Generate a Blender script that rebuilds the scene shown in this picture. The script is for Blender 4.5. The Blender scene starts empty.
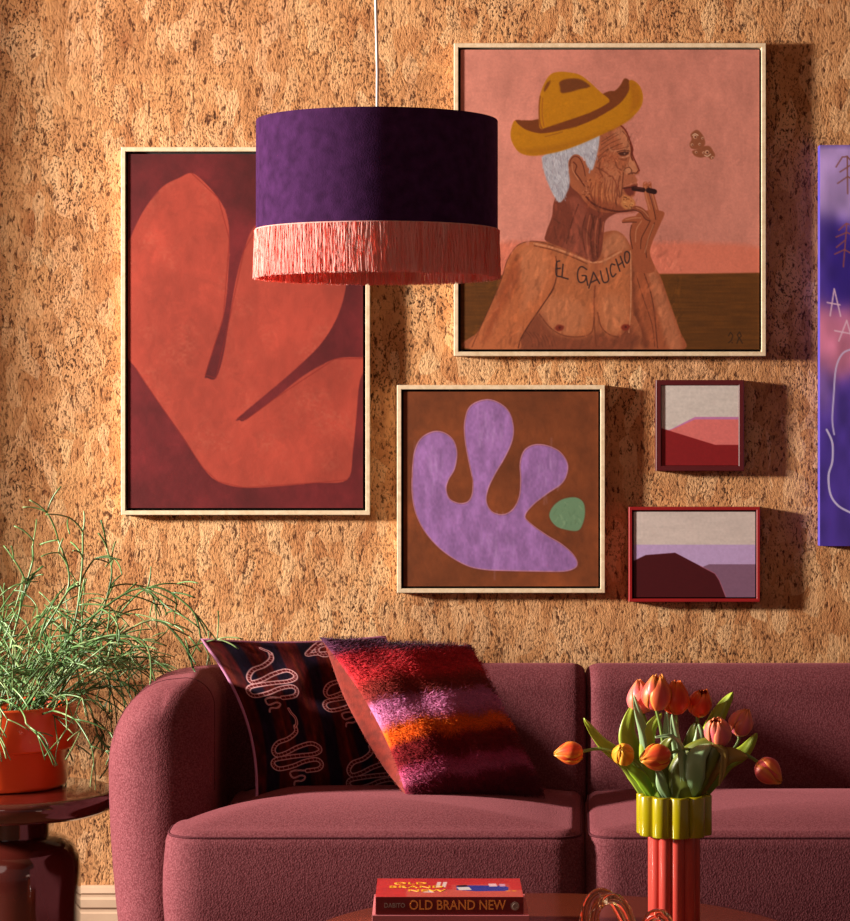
import bpy, math, random
import numpy as np
from mathutils import Vector, Matrix, Euler

PI = math.pi
random.seed(7)
rng = np.random.RandomState(11)
SC = bpy.context.scene
COL = SC.collection

# ------------------------------------------------------------------ camera, world, lights, exposure
F, D, CX, HY, CZ = 2600.0, 6.84, 425.0, 420.0, 1.38     # focal length (px), camera distance to wall, axis, eye height
cam_d = bpy.data.cameras.new('camera'); cam = bpy.data.objects.new('camera', cam_d); COL.objects.link(cam)
cam.location = (0, -D, CZ); cam.rotation_euler = (PI/2, 0, 0)
cam_d.sensor_fit = 'VERTICAL'; cam_d.sensor_height = 36; cam_d.lens = 36*F/921
cam_d.shift_y = -(460.5-HY)/921
SC.camera = cam

world = bpy.data.worlds.new('world'); SC.world = world; world.use_nodes = True
wb = world.node_tree.nodes['Background']
wb.inputs[0].default_value = (1.0, 0.72, 0.64, 1); wb.inputs[1].default_value = 0.12

def light(name, kind, loc, energy, color, **kw):
    d = bpy.data.lights.new(name, kind); d.energy = energy; d.color = color
    for k, v in kw.items(): setattr(d, k, v)
    o = bpy.data.objects.new(name, d); COL.objects.link(o); o.location = loc
    return o
def aim(o, target):
    o.rotation_euler = (Vector(target)-o.location).to_track_quat('-Z', 'Y').to_euler()
key = light('left_key_light', 'SPOT', (-5.2, -1.8, 2.1), 4500, (1.0, 0.90, 0.79), shadow_soft_size=0.26, spot_size=math.radians(70), spot_blend=0.3)  # spot set by the shadow directions, outside the added left opening
aim(key, (0.2, -0.9, 1.1))
fill = light('room_fill_light', 'AREA', (-1.6, -5.6, 2.5), 19, (1.0, 0.82, 0.74), shape='DISK', size=2.2)
aim(fill, (0.1, 0, 1.1))

vs = SC.view_settings
vs.view_transform = 'Standard'; vs.look = 'None'; vs.gamma = 1; vs.use_curve_mapping = False; vs.exposure = -0.2

# ------------------------------------------------------------------ helpers
def P(px, py, y):
    d = D+y
    return Vector(((px-CX)*d/F, y, CZ-(py-HY)*d/F))
def lin(c):
    c = np.asarray(c, float)/255.0
    return np.where(c <= 0.04045, c/12.92, ((c+0.055)/1.055)**2.4)
def L4(c, g=1.0):
    v = lin(c)*g
    return (float(v[0]), float(v[1]), float(v[2]), 1.0)

class MB:
    def __init__(s): s.v = []; s.f = []; s.m = []; s.c = None
    def add(s, vs, fs, mi=0):
        b = len(s.v); s.v += [tuple(p) for p in vs]; s.f += [tuple(b+i for i in f) for f in fs]; s.m += [mi]*len(fs)
        return s
    def box(s, x0, x1, y0, y1, z0, z1, mi=0):
        v = [(x0,y0,z0),(x1,y0,z0),(x1,y1,z0),(x0,y1,z0),(x0,y0,z1),(x1,y0,z1),(x1,y1,z1),(x0,y1,z1)]
        return s.add(v, [(0,3,2,1),(4,5,6,7),(0,1,5,4),(1,2,6,5),(2,3,7,6),(3,0,4,7)], mi)
    def rings(s, rings, cap0=True, cap1=True, closed=False, mi=0):
        n = len(rings[0]); v = [p for r in rings for p in r]; f = []
        m = len(rings)
        for i in range(m if closed else m-1):
            a = i*n; b = ((i+1) % m)*n
            for j in range(n):
                k = (j+1) % n
                f.append((a+j, a+k, b+k, b+j))
        if not closed:
            if cap0: f.append(tuple(range(n-1, -1, -1)))
            if cap1: f.append(tuple((m-1)*n+j for j in range(n)))
        return s.add(v, f, mi)
    def tube(s, pts, r, n=8, closed=False, mi=0):
        pts = [Vector(p) for p in pts]; m = len(pts)
        rr = r if isinstance(r, (list, tuple)) else [r]*m
        t0 = (pts[1]-pts[0]).normalized()
        up = Vector((0,0,1)) if abs(t0.z) < .9 else Vector((1,0,0))
        u = t0.cross(up).normalized(); rings = []
        for i in range(m):
            if closed: t = (pts[(i+1) % m]-pts[i-1])
            else: t = pts[min(i+1, m-1)]-pts[max(i-1, 0)]
            if t.length < 1e-9: t = t0
            t.normalize()
            u = (u-t*u.dot(t)); u.normalize(); w = t.cross(u)
            rings.append([pts[i]+(u*math.cos(2*PI*k/n)+w*math.sin(2*PI*k/n))*rr[i] for k in range(n)])
        return s.rings(rings, closed=closed, mi=mi)
    def lathe(s, prof, c, n=64, mi=0, cap0=True, cap1=True):
        return s.rings([[(c[0]+r*math.cos(2*PI*k/n), c[1]+r*math.sin(2*PI*k/n), z) for k in range(n)] for r, z in prof], cap0, cap1, mi=mi)
    def grid(s, fn, nu, nv, mi=0):
        v = [fn(i/nu, j/nv) for j in range(nv+1) for i in range(nu+1)]
        f = [(j*(nu+1)+i, j*(nu+1)+i+1, (j+1)*(nu+1)+i+1, (j+1)*(nu+1)+i) for j in range(nv) for i in range(nu)]
        return s.add(v, f, mi)

ROOT = {}
def origin(o):
    while o is not None and o.name not in ROOT: o = o.parent
    return ROOT[o.name] if o is not None else Vector((0,0,0))
def tag(o, label=None, cat=None, group=None, kind=None):
    if label: o['label'] = label
    if cat: o['category'] = cat
    if group: o['group'] = group
    if kind: o['kind'] = kind
    return o
def thing(name, loc, label, cat, group=None):
    o = bpy.data.objects.new(name, None); COL.objects.link(o); o.location = loc; o.empty_display_size = .05
    ROOT[o.name] = Vector(loc)
    return tag(o, label, cat, group)
def finish(name, me, mats, parent, smooth, bevel=0, autosmooth=None):
    for m in mats: me.materials.append(m)
    if smooth: me.shade_smooth()
    if autosmooth:
        me.shade_smooth(); me.set_sharp_from_angle(angle=math.radians(autosmooth))
    o = bpy.data.objects.new(name, me); COL.objects.link(o)
    if parent is not None: o.parent = parent
    if bevel:
        b = o.modifiers.new('bevel', 'BEVEL'); b.width = bevel; b.segments = 2; b.limit_method = 'ANGLE'
    return o
def part(name, mb, mat, parent=None, smooth=True, auto=None, colors=None, bevel=0):
    og = origin(parent)
    me = bpy.data.meshes.new(name)
    me.from_pydata([(p[0]-og.x, p[1]-og.y, p[2]-og.z) for p in mb.v], [], mb.f)
    mats = mat if isinstance(mat, (list, tuple)) else [mat]
    if len(mats) > 1: me.polygons.foreach_set('material_index', mb.m)
    if colors is not None:
        a = me.color_attributes.new('Col', 'FLOAT_COLOR', 'POINT')
        c = np.ones((len(mb.v), 4), np.float32); c[:, :3] = np.asarray(colors)[:, :3]
        a.data.foreach_set('color', c.ravel())
    me.update()
    return finish(name, me, mats, parent, smooth, bevel, auto)
def struct(name, mb, mat, auto=None):
    return tag(part(name, mb, mat, None, False, auto), kind='structure')

# ------------------------------------------------------------------ materials
class NT:
    def __init__(s, name):
        s.mat = bpy.data.materials.new(name); s.mat.use_nodes = True
        s.t = s.mat.node_tree; s.b = s.t.nodes['Principled BSDF']; s.out = s.t.nodes['Material Output']
    def n(s, typ, ins=None, **kw):
        nd = s.t.nodes.new(typ)
        for k, v in kw.items(): setattr(nd, k, v)
        for k, v in (ins or {}).items(): s.set(nd, k, v)
        return nd
    def set(s, nd, k, v):
        if isinstance(v, bpy.types.NodeSocket): s.t.links.new(v, nd.inputs[k])
        elif isinstance(v, bpy.types.Node): s.t.links.new(v.outputs[0], nd.inputs[k])
        else: nd.inputs[k].default_value = v
    def coord(s, scale=(1,1,1), rot=(0,0,0), loc=(0,0,0)):
        tc = s.n('ShaderNodeTexCoord')
        return s.n('ShaderNodeMapping', {'Vector': tc.outputs['Object'], 'Scale': scale, 'Rotation': rot, 'Location': loc})
    def ramp(s, fac, stops, interp='LINEAR'):
        r = s.n('ShaderNodeValToRGB', {'Fac': fac}); e = r.color_ramp; e.interpolation = interp
        while len(e.elements) < len(stops): e.elements.new(0.5)
        for el, (p, c) in zip(e.elements, stops):
            el.position = p; el.color = c if isinstance(c, tuple) and len(c) == 4 else (c, c, c, 1)
        return r
    def mix(s, fac, a, b, mode='MIX'):
        m = s.n('ShaderNodeMix', data_type='RGBA', blend_type=mode)
        s.set(m, 0, fac); s.set(m, 6, a); s.set(m, 7, b)
        return m.outputs[2]
    def math(s, op, a, b=0.0):
        m = s.n('ShaderNodeMath', operation=op); s.set(m, 0, a); s.set(m, 1, b); return m
    def bump(s, h, strength=.5, dist=.002):
        b = s.n('ShaderNodeBump', {'Height': h, 'Strength': strength, 'Distance': dist}); s.set(s.b, 'Normal', b); return b
    def p(s, **kw):
        for k, v in kw.items():
            s.set(s.b, k.replace('_', ' '), v)
        return s

def simple(name, col, rough=.5, g=1.0, bumpscale=0, bstr=.2, var=.12, vscale=6, **kw):
    m = NT(name); c = m.coord()
    nz = m.n('ShaderNodeTexNoise', {'Vector': c, 'Scale': vscale, 'Detail': 5.0})
    base = L4(col, g); lo = tuple(v*(1-var) for v in base[:3])+(1,); hi = tuple(v*(1+var) for v in base[:3])+(1,)
    m.p(Base_Color=m.ramp(nz.outputs[0], [(.3, lo), (.7, hi)]), Roughness=rough)
    if bumpscale:
        n2 = m.n('ShaderNodeTexNoise', {'Vector': c, 'Scale': bumpscale, 'Detail': 3.0}); m.bump(n2.outputs[0], bstr, .001)
    for k, v in kw.items(): m.set(m.b, k.replace('_', ' '), v)
    return m.mat

def cork():
    m = NT('cork_wallpaper')
    w = m.n('ShaderNodeTexNoise', {'Vector': m.coord((9,9,9)), 'Scale': 1.0, 'Detail': 2.0})
    base = m.coord((1,1,1))
    def warped(sc, rot, amt=.02):
        off = m.n('ShaderNodeVectorMath', {0: w.outputs[1], 1: (amt, amt, amt)}, operation='MULTIPLY')
        a = m.n('ShaderNodeVectorMath', {0: base, 1: off}, operation='ADD')
        return m.n('ShaderNodeMapping', {'Vector': a.outputs[0], 'Scale': sc, 'Rotation': rot})
    streak = m.n('ShaderNodeTexNoise', {'Vector': warped((105, 105, 40), (0, .3, 0), .03), 'Scale': 1.0, 'Detail': 5.0, 'Roughness': .62})
    fine = m.n('ShaderNodeTexNoise', {'Vector': warped((210, 210, 120), (0, -.35, 0)), 'Scale': 1.0, 'Detail': 3.0, 'Roughness': .6})
    big = m.n('ShaderNodeTexNoise', {'Vector': warped((10, 10, 5), (0, .1, 0)), 'Scale': 1.0, 'Detail': 4.0, 'Roughness': .6})
    flake = m.n('ShaderNodeTexVoronoi', {'Vector': warped((34, 34, 15), (0, .2, 0), .05), 'Scale': 1.0})
    br = m.n('ShaderNodeTexBrick', {'Vector': m.coord((1,1,1), (PI/2, 0, 0), (.05, .12, 0)), 'Color1': (0,0,0,1), 'Color2': (1,1,1,1), 'Mortar': (.5,.5,.5,1), 'Scale': 1.0,
              'Mortar Size': .0012, 'Brick Width': .62, 'Row Height': .31})
    c = m.ramp(big.outputs[0], [(.28, L4((160,98,60))), (.42, L4((192,134,86))), (.56, L4((210,154,104))), (.7, L4((194,136,90))), (.82, L4((176,112,76)))])
    fl = m.mix(.38, c.outputs[0], m.ramp(flake.outputs['Color'], [(.1, L4((150,92,54))), (.5, L4((204,148,98))), (.9, L4((244,204,158)))]).outputs[0])
    tile = m.mix(.10, fl, br.outputs[0], 'OVERLAY')
    st = m.ramp(streak.outputs[0], [(.36, 1), (.42, 0)])
    col = m.mix(m.math('MULTIPLY', st, .9), tile, L4((84,44,24)))
    fs = m.ramp(fine.outputs[0], [(.40, 1), (.46, 0)])
    # dark flecks cluster, as in pressed cork
    clump = m.ramp(m.n('ShaderNodeTexNoise', {'Vector': m.coord((7,7,5)), 'Scale': 1.0, 'Detail': 2.0}).outputs[0], [(.35, .25), (.65, 1)])
    col = m.mix(m.math('MULTIPLY', m.math('MULTIPLY', fs, clump), .95), col, L4((58,30,16)))
    col = m.mix(m.ramp(br.outputs['Fac'], [(.3, 0), (1, .15)]), col, L4((120,72,40)))
    h = m.math('ADD', m.math('MULTIPLY', streak.outputs[0], 1.0), m.math('MULTIPLY', fine.outputs[0], .6))
    h = m.math('SUBTRACT', h, m.math('MULTIPLY', st, .30)); h = m.math('SUBTRACT', h, m.math('MULTIPLY', fs, .2))
    h = m.math('SUBTRACT', h, m.math('MULTIPLY', flake.outputs['Distance'], .25))
    m.p(Base_Color=col, Roughness=.88, Specular_IOR_Level=.2); m.bump(h, .9, .0034)
    return m.mat
M = {}
M['cork'] = cork()

def weave(name, col, hi, sheen=.35, scale=1.0, g=1.0, rib=True):
    m = NT(name); c = m.coord()
    v = m.n('ShaderNodeTexVoronoi', {'Vector': m.coord((250*scale, 250*scale, 230*scale)), 'Scale': 1.0})
    n = m.n('ShaderNodeTexNoise', {'Vector': m.coord((5,5,5)), 'Scale': 1.0, 'Detail': 4.0})
    n2 = m.n('ShaderNodeTexNoise', {'Vector': m.coord((300*scale, 300*scale, 260*scale)), 'Scale': 1.0, 'Detail': 2.0})
    a = m.ramp(v.outputs['Distance'], [(.1, L4(hi, g)), (.75, L4(col, g))])
    b = m.mix(m.math('MULTIPLY', n.outputs[0], .5), a.outputs[0], L4(col, g*.75))
    b = m.mix(m.ramp(n2.outputs[0], [(.42, .35), (.6, 0)]), b, L4(col, g*.45))
    m.p(Base_Color=b, Roughness=.85, Specular_IOR_Level=.15, Sheen_Weight=sheen, Sheen_Roughness=.45, Sheen_Tint=L4(hi, 1.6))
    h = m.math('SUBTRACT', n2.outputs[0], v.outputs['Distance'])
    m.bump(h, .45, .0013)
    return m.mat
M['sofa'] = weave('plum_chenille', (108,50,57), (150,87,94), .32)
M['sofa_seam'] = weave('plum_seam', (80,32,40), (110,54,62), .1)

def attr_mat(name, rough=.6, g=1.0, bumps=((60,.25,.001),), spec=.3, sheen=0, var=0.0, **kw):
    m = NT(name); a = m.n('ShaderNodeAttribute', attribute_name='Col')
    c = m.mix(1.0, a.outputs[0], (g, g, g, 1), 'MULTIPLY')
    m.p(Base_Color=c, Roughness=rough, Specular_IOR_Level=spec)
    if sheen: m.p(Sheen_Weight=sheen, Sheen_Roughness=.4)
    for sc, st, ds in bumps:
        n = m.n('ShaderNodeTexNoise', {'Vector': m.coord((sc,sc,sc)), 'Scale': 1.0, 'Detail': 4.0}); m.bump(n.outputs[0], st, ds)
    for k, v in kw.items(): m.set(m.b, k.replace('_', ' '), v)
    return m.mat
M['paint'] = attr_mat('oil_paint', .62, .95, ((45, .35, .0012),), .25)
M['print'] = attr_mat('paper_print', .55, .95, (), .3)
M['stripe_wool'] = attr_mat('mohair_stripes', .95, 1.35, ((90, .8, .006),), .1, .25)
M['snake_velvet'] = attr_mat('embroidered_velvet', .8, 1.0, ((220, .4, .0015),), .2, .15)
M['petal'] = attr_mat('tulip_petal', .42, 1.0, ((150, .2, .0006),), .4, 0, Subsurface_Weight=.15, Subsurface_Radius=(.01,.004,.002), Subsurface_Scale=.3)
M['leaf'] = attr_mat('tulip_leaf', .4, 1.0, (), .5)
M['cover'] = attr_mat('book_cover', .35, 1.0, (), .4)

def woodmat(name, a, b, rough=.5, scale=(4,4,40)):
    m = NT(name)
    n = m.n('ShaderNodeTexNoise', {'Vector': m.coord(scale), 'Scale': 6.0, 'Detail': 5.0, 'Distortion': .6})
    m.p(Base_Color=m.ramp(n.outputs[0], [(.3, L4(a)), (.7, L4(b))]), Roughness=rough); m.bump(n.outputs[0], .15, .0006)
    return m.mat
M['oak'] = woodmat('pale_oak', (214,188,152), (236,214,182), .55, (10,10,10))
M['maroonwood'] = simple('maroon_lacquer', (86,22,26), .4)
M['redwood'] = simple('red_lacquer', (150,26,28), .38)
M['gap'] = simple('black_frame_back', (20,10,9), .8)
M['velvet'] = simple('purple_velvet', (58,28,66), .9, 1.0, 300, .6, .3, 40, Sheen_Weight=.16, Sheen_Roughness=.35, Sheen_Tint=L4((190,120,200)), Specular_IOR_Level=.05)
def fringemat():
    m = NT('salmon_fringe'); n = m.n('ShaderNodeTexNoise', {'Vector': m.coord((90,90,6)), 'Scale': 1.0, 'Detail': 2.0})
    d = m.n('ShaderNodeBsdfDiffuse', {'Color': m.ramp(n.outputs[0], [(.3, L4((246,176,164))), (.7, L4((255,224,216)))])})
    t = m.n('ShaderNodeBsdfTranslucent', {'Color': L4((246,70,44))}); x = m.n('ShaderNodeMixShader', {0: .42, 1: d, 2: t})
    m.t.links.new(x.outputs[0], m.out.inputs['Surface']); return m.mat
M['fringe'] = fringemat()
M['lining'] = simple('shade_lining', (160,70,60), .8)
M['cord'] = simple('white_cord', (225,215,210), .5)
M['metal'] = simple('brushed_metal', (150,140,130), .3, Metallic=1.0)
M['potglaze'] = simple('red_orange_glaze', (238,80,30), .28, 1.0, 12, .05, .08, 5, Coat_Weight=.5, Coat_Roughness=.12)
M['soil'] = simple('potting_soil', (50,34,24), .95, 1.0, 120, .9, .4, 60)
M['tablelacquer'] = simple('oxblood_lacquer', (84,30,24), .12, .8, 0, 0, .15, 3, Coat_Weight=1.0, Coat_Roughness=.04)
M['coffee'] = simple('brown_lacquer', (118,52,32), .16, .9, 0, 0, .12, 3, Specular_IOR_Level=.3, Coat_Weight=.08, Coat_Roughness=.04)
M['collar'] = simple('chartreuse_glaze', (164,150,8), .22, 1.0, 18, .05, .08, 8, Coat_Weight=.6, Coat_Roughness=.1)
M['coral'] = simple('coral_glaze', (206,76,66), .26, 1.0, 18, .05, .06, 8, Coat_Weight=.4, Coat_Roughness=.15)
M['base'] = simple('beige_baseboard_paint', (196,164,138), .5)
M['plaster'] = simple('warm_plaster', (190,150,120), .8)
M['floor'] = woodmat('dark_floorboards', (70,40,26), (104,62,40), .4, (1,6,6))
M['piping'] = simple('lilac_piping', (190,120,160), .7, 1.0, 300, .3)
M['page'] = simple('book_pages', (220,200,190), .8)
M['pinkcloth'] = simple('pink_book_cloth', (196,104,112), .6)
M['pinkboard'] = simple('dusty_rose_board', (176,96,100), .55)
M['spine'] = simple('dark_red_spine', (108,16,20), .4)
M['orange_ink'] = simple('orange_ink', (226,140,60), .5)
M['grey_ink'] = simple('grey_ink', (150,130,120), .5)
M['legwood'] = simple('dark_leg_wood', (50,28,20), .5)

def stemmat():
    m = NT('pencil_stem')
    n = m.n('ShaderNodeTexNoise', {'Vector': m.coord((9,9,9)), 'Scale': 1.0, 'Detail': 3.0})
    m.p(Base_Color=m.ramp(n.outputs[0], [(.3, L4((50,84,44))), (.5, L4((96,136,78))), (.72, L4((160,180,124)))]), Roughness=.38)
    return m.mat
M['stem'] = stemmat()
M['tulipstem'] = simple('tulip_stem', (120,150,70), .45)
def glassmat():
    m = NT('amber_glass')
    m.p(Base_Color=(.84,.62,.40,1), Roughness=.03, IOR=1.48, Transmission_Weight=1.0)
    return m.mat
M['glass'] = glassmat()

# ------------------------------------------------------------------ a small painter: flat artwork colours on a fine grid, in photo pixels
def vnoise(h, w, sy, sx, seed):
    r = np.random.RandomState(seed); gh, gw = max(2, int(h/sy)+2), max(2, int(w/sx)+2)
    g = r.rand(gh, gw); y = np.linspace(0, gh-1.001, h); x = np.linspace(0, gw-1.001, w)
    yi = y.astype(int); xi = x.astype(int); fy = (y-yi); fx = (x-xi); fy = fy*fy*(3-2*fy); fx = fx*fx*(3-2*fx)
    a = g[yi][:, xi]*(1-fx)+g[yi][:, xi+1]*fx; b = g[yi+1][:, xi]*(1-fx)+g[yi+1][:, xi+1]*fx
    return a*(1-fy)[:, None]+b*fy[:, None]
def spline(pts, closed, n=6):
    p = [np.array(q, float) for q in pts]; m = len(p); out = []
    rngi = range(m if closed else m-1)
    for i in rngi:
        if closed: a, b, c, d = p[i-1], p[i], p[(i+1) % m], p[(i+2) % m]
        else: a, b, c, d = p[max(i-1,0)], p[i], p[i+1], p[min(i+2, m-1)]
        for k in range(n):
            t = k/n
            out.append(.5*((2*b)+(-a+c)*t+(2*a-5*b+4*c-d)*t*t+(-a+3*b-3*c+d)*t**3))
    if not closed: out.append(p[-1])
    return np.array(out)
class Ras:
    def __init__(s, x0, y0, x1, y1, k, col):
        s.x0, s.y0, s.x1, s.y1, s.k = x0, y0, x1, y1, k
        s.W = int(round((x1-x0)*k))+1; s.H = int(round((y1-y0)*k))+1
        s.xs = np.linspace(x0, x1, s.W); s.ys = np.linspace(y0, y1, s.H)
        s.img = np.empty((s.H, s.W, 3)); s.img[:] = col
    def _reg(s, pts, mar):
        a = pts.min(0)-mar; b = pts.max(0)+mar
        i0, i1 = np.searchsorted(s.xs, [a[0], b[0]]); j0, j1 = np.searchsorted(s.ys, [a[1], b[1]])
        if i1 <= i0 or j1 <= j0: return None
        X, Y = np.meshgrid(s.xs[i0:i1], s.ys[j0:j1]); return (slice(j0, j1), slice(i0, i1)), X, Y
    @staticmethod
    def _dist(X, Y, pts, closed, w=None):
        d2 = np.full(X.shape, 1e18); n = len(pts)
        for i in range(n if closed else n-1):
            a = pts[i]; b = pts[(i+1) % n]; e = b-a; q = e@e
            t = np.clip(((X-a[0])*e[0]+(Y-a[1])*e[1])/(q+1e-12), 0, 1)
            dd = np.sqrt((X-a[0]-t*e[0])**2+(Y-a[1]-t*e[1])**2)
            if w is not None: dd = dd-(w[i]+(w[(i+1) % n]-w[i])*t)
            d2 = np.minimum(d2, dd)
        return d2
    def blend(s, sl, al, col):
        c = np.asarray(col, float); s.img[sl] = s.img[sl]*(1-al[..., None])+c*al[..., None]
    def poly(s, pts, col, T=None, smooth=True, soft=.5, a=1.0, tex=0, seed=1):
        pts = np.array([T(*p) for p in pts] if T else pts, float)
        if smooth: pts = spline(pts, True)
        r = s._reg(pts, soft+1)
        if r is None: return
        sl, X, Y = r
        ins = np.zeros(X.shape, bool); n = len(pts)
        for i in range(n):
            p, q = pts[i], pts[(i+1) % n]
            if p[1] == q[1]: continue
            c = ((p[1] > Y) != (q[1] > Y)) & (X < (q[0]-p[0])*(Y-p[1])/(q[1]-p[1])+p[0]); ins ^= c
        d = s._dist(X, Y, pts, True); sd = np.where(ins, d, -d)
        al = np.clip(.5+sd/(2*soft), 0, 1)*a
        if tex: al = al*(1-tex*vnoise(X.shape[0], X.shape[1], 6, 3, seed))
        s.blend(sl, al, col)
    def line(s, pts, col, w=1.0, T=None, smooth=True, a=1.0, soft=.35, taper=False):
        pts = np.array([T(*p) for p in pts] if T else pts, float)
        if smooth and len(pts) > 2: pts = spline(pts, False, 5)
        n = len(pts); ww = np.full(n, w/2)
        if taper: ww = w/2*np.sin(np.linspace(.35, PI-.25, n))
        r = s._reg(pts, w+soft+1)
        if r is None: return
        sl, X, Y = r
        s.blend(sl, np.clip(.5-s._dist(X, Y, pts, False, ww)/(2*soft), 0, 1)*a, col)
    def dot(s, x, y, r, col, T=None, a=1, soft=.5):
        if T: x, y = T(x, y)
        s.line([(x, y), (x+.01, y)], col, 2*r, a=a, soft=soft, smooth=False)
    def mottle(s, amt, sy, sx, seed, mask=None):
        n = (vnoise(s.H, s.W, sy*s.k, sx*s.k, seed)-.5)+.5*(vnoise(s.H, s.W, sy*s.k*.4, sx*s.k*.4, seed+1)-.5)
        s.img = np.clip(s.img*(1+amt*n[..., None]), 0, 255)
def brush(r, n, ln, wd, amt, al, seed, ang=None, box=None, edge=34):
    """short strokes that pick up the colour under them, a little lighter or darker"""
    q = random.Random(seed); x0, y0, x1, y1 = box or (r.x0, r.y0, r.x1, r.y1)
    for k in range(n):
        x = q.uniform(x0, x1); y = q.uniform(y0, y1); i = min(r.H-1, max(0, int((y-r.y0)*r.k))); j = min(r.W-1, max(0, int((x-r.x0)*r.k)))
        c0 = r.img[i, j]; c = c0*(1+q.uniform(-amt, amt)); a = (ang if ang is not None else q.uniform(0, PI))+q.gauss(0, .35); l = ln*q.uniform(.4, 1.2)/2
        ok = True
        for sg_ in (-1.25, 1.25):
            ii = int((y+sg_*l*math.sin(a)-r.y0)*r.k); jj = int((x+sg_*l*math.cos(a)-r.x0)*r.k)
            if not (0 <= ii < r.H and 0 <= jj < r.W) or np.abs(r.img[ii, jj]-c0).max() > edge: ok = False
        if not ok: continue
        r.line([(x-l*math.cos(a), y-l*math.sin(a)), (x+l*math.cos(a), y+l*math.sin(a))], np.clip(c, 0, 255), wd*q.uniform(.5, 1.2), smooth=False, a=al, soft=.6)
def zoomT(ox, oy, sc): return lambda x, y: (ox+x/sc, oy+y/sc)

def canvas_mesh(name, ras, yf, yb, mat, parent, rect=None, side=None, g=1.0):
    """stretched canvas: a fine painted face at depth yf, plain sides back to yb"""
    x0, y0, x1, y1 = rect or (ras.x0, ras.y0, ras.x1, ras.y1)
    a = P(x0, y0, yf); b = P(x1, y1, yf); W, H = ras.W, ras.H
    X, Z = np.meshgrid(np.linspace(a.x, b.x, W), np.linspace(a.z, b.z, H))
    og = origin(parent)
    v = np.stack([X-og.x, np.full(X.shape, yf-og.y), Z-og.z], -1).reshape(-1, 3)
    idx = np.arange(W*H).reshape(H, W)
    q = np.stack([idx[:-1, :-1], idx[1:, :-1], idx[1:, 1:], idx[:-1, 1:]], -1).reshape(-1, 4)
    c = lin(ras.img).reshape(-1, 3)*g
    # sides
    per = np.concatenate([idx[0, :], idx[1:, -1], idx[-1, -2::-1], idx[-2:0:-1, 0]])
    nb = len(v); pv = v[per].copy(); pb = pv.copy(); pb[:, 1] = yb-og.y; m = len(per)
    v = np.concatenate([v, pv, pb]); i = np.arange(m); j = (i+1) % m
    q2 = np.stack([nb+i, nb+j, nb+m+j, nb+m+i], -1)
    sc = c[per] if side is None else np.tile(lin(side)*g, (m, 1))
    c = np.concatenate([c, sc, sc]); q = np.concatenate([q, q2])
    me = bpy.data.meshes.new(name)
    me.vertices.add(len(v)); me.vertices.foreach_set('co', v.astype(np.float32).ravel())
    me.loops.add(q.size); me.loops.foreach_set('vertex_index', q.astype(np.int32).ravel())
    me.polygons.add(len(q)); me.polygons.foreach_set('loop_start', (np.arange(len(q))*4).astype(np.int32))
    me.update(calc_edges=True); me.validate()
    at = me.color_attributes.new('Col', 'FLOAT_COLOR', 'POINT')
    cc = np.ones((len(v), 4), np.float32); cc[:, :3] = c; at.data.foreach_set('color', cc.ravel())
    return finish(name, me, [mat], parent, False)

def ring_frame(mb, x0, y0, x1, y1, w, yf, yb):
    """four mitred bars; px rectangle of the outside edge at the front plane"""
    a = P(x0, y0, yf); b = P(x1, y1, yf); X0, Z1, X1, Z0 = a.x, a.z, b.x, b.z
    o = [(X0,Z0),(X1,Z0),(X1,Z1),(X0,Z1)]; i = [(X0+w,Z0+w),(X1-w,Z0+w),(X1-w,Z1-w),(X0+w,Z1-w)]
    e = .0012
    def inset(pl, s): return [(x+(s if k in (0,3) else -s), z+(s if k in (0,1) else -s)) for k, (x, z) in enumerate(pl)]
    R = [[(x, yb, z) for x, z in o], [(x, yf+e, z) for x, z in o], [(x, yf, z) for x, z in inset(o, e)],
         [(x, yf, z) for x, z in inset(i, -e)], [(x, yf+e, z) for x, z in i], [(x, yb, z) for x, z in i]]
    return mb.rings(R, closed=True)

# ------------------------------------------------------------------ the setting
XL, XR, YF, ZT = -2.0, 3.2, -7.4, 2.75
mb = MB().box(XL, XR, 0, .12, 0, ZT); struct('wall_back', mb, M['cork'])
mb = MB().box(XL-.12, XR, YF, .12, -.1, 0); struct('floor', mb, M['floor'])
mb = MB().box(XL-.12, XR, YF, .12, ZT, ZT+.1); struct('ceiling', mb, M['plaster'])
WY0, WY1, WZ0, WZ1 = -3.7, -.395, .12, 2.66  # opening added in the unseen left wall; its edge shades the back wall
mb = MB().box(XL-.12, XL, WY1, 0, 0, ZT).box(XL-.12, XL, YF, WY0, 0, ZT).box(XL-.12, XL, WY0, WY1, 0, WZ0).box(XL-.12, XL, WY0, WY1, WZ1, ZT)
struct('wall_left', mb, M['plaster'])
mb = MB()
for a in (WY0, WY1-.05): mb.box(XL-.1, XL-.04, a, a+.05, WZ0, WZ1)
for a in (WZ0, WZ1-.05): mb.box(XL-.1, XL-.04, WY0+.05, WY1-.05, a, a+.05)
struct('added_window_1', mb, M['base'])  # unseen frame, added around the light-shaping opening
# baseboard with mouldings: profile (out from wall, height)
prof = [(0, 0), (.022, 0), (.022, .085), (.019, .09), (.019, .096), (.024, .102), (.024, .122), (.017, .128), (.017, .134), (.021, .139), (.016, .152), (.008, .157), (0, .157)]
mb = MB(); mb.rings([[(XL, -p, z) for p, z in prof], [(XR, -p, z) for p, z in prof]]); struct('baseboard_back', mb, M['base'])
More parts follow.
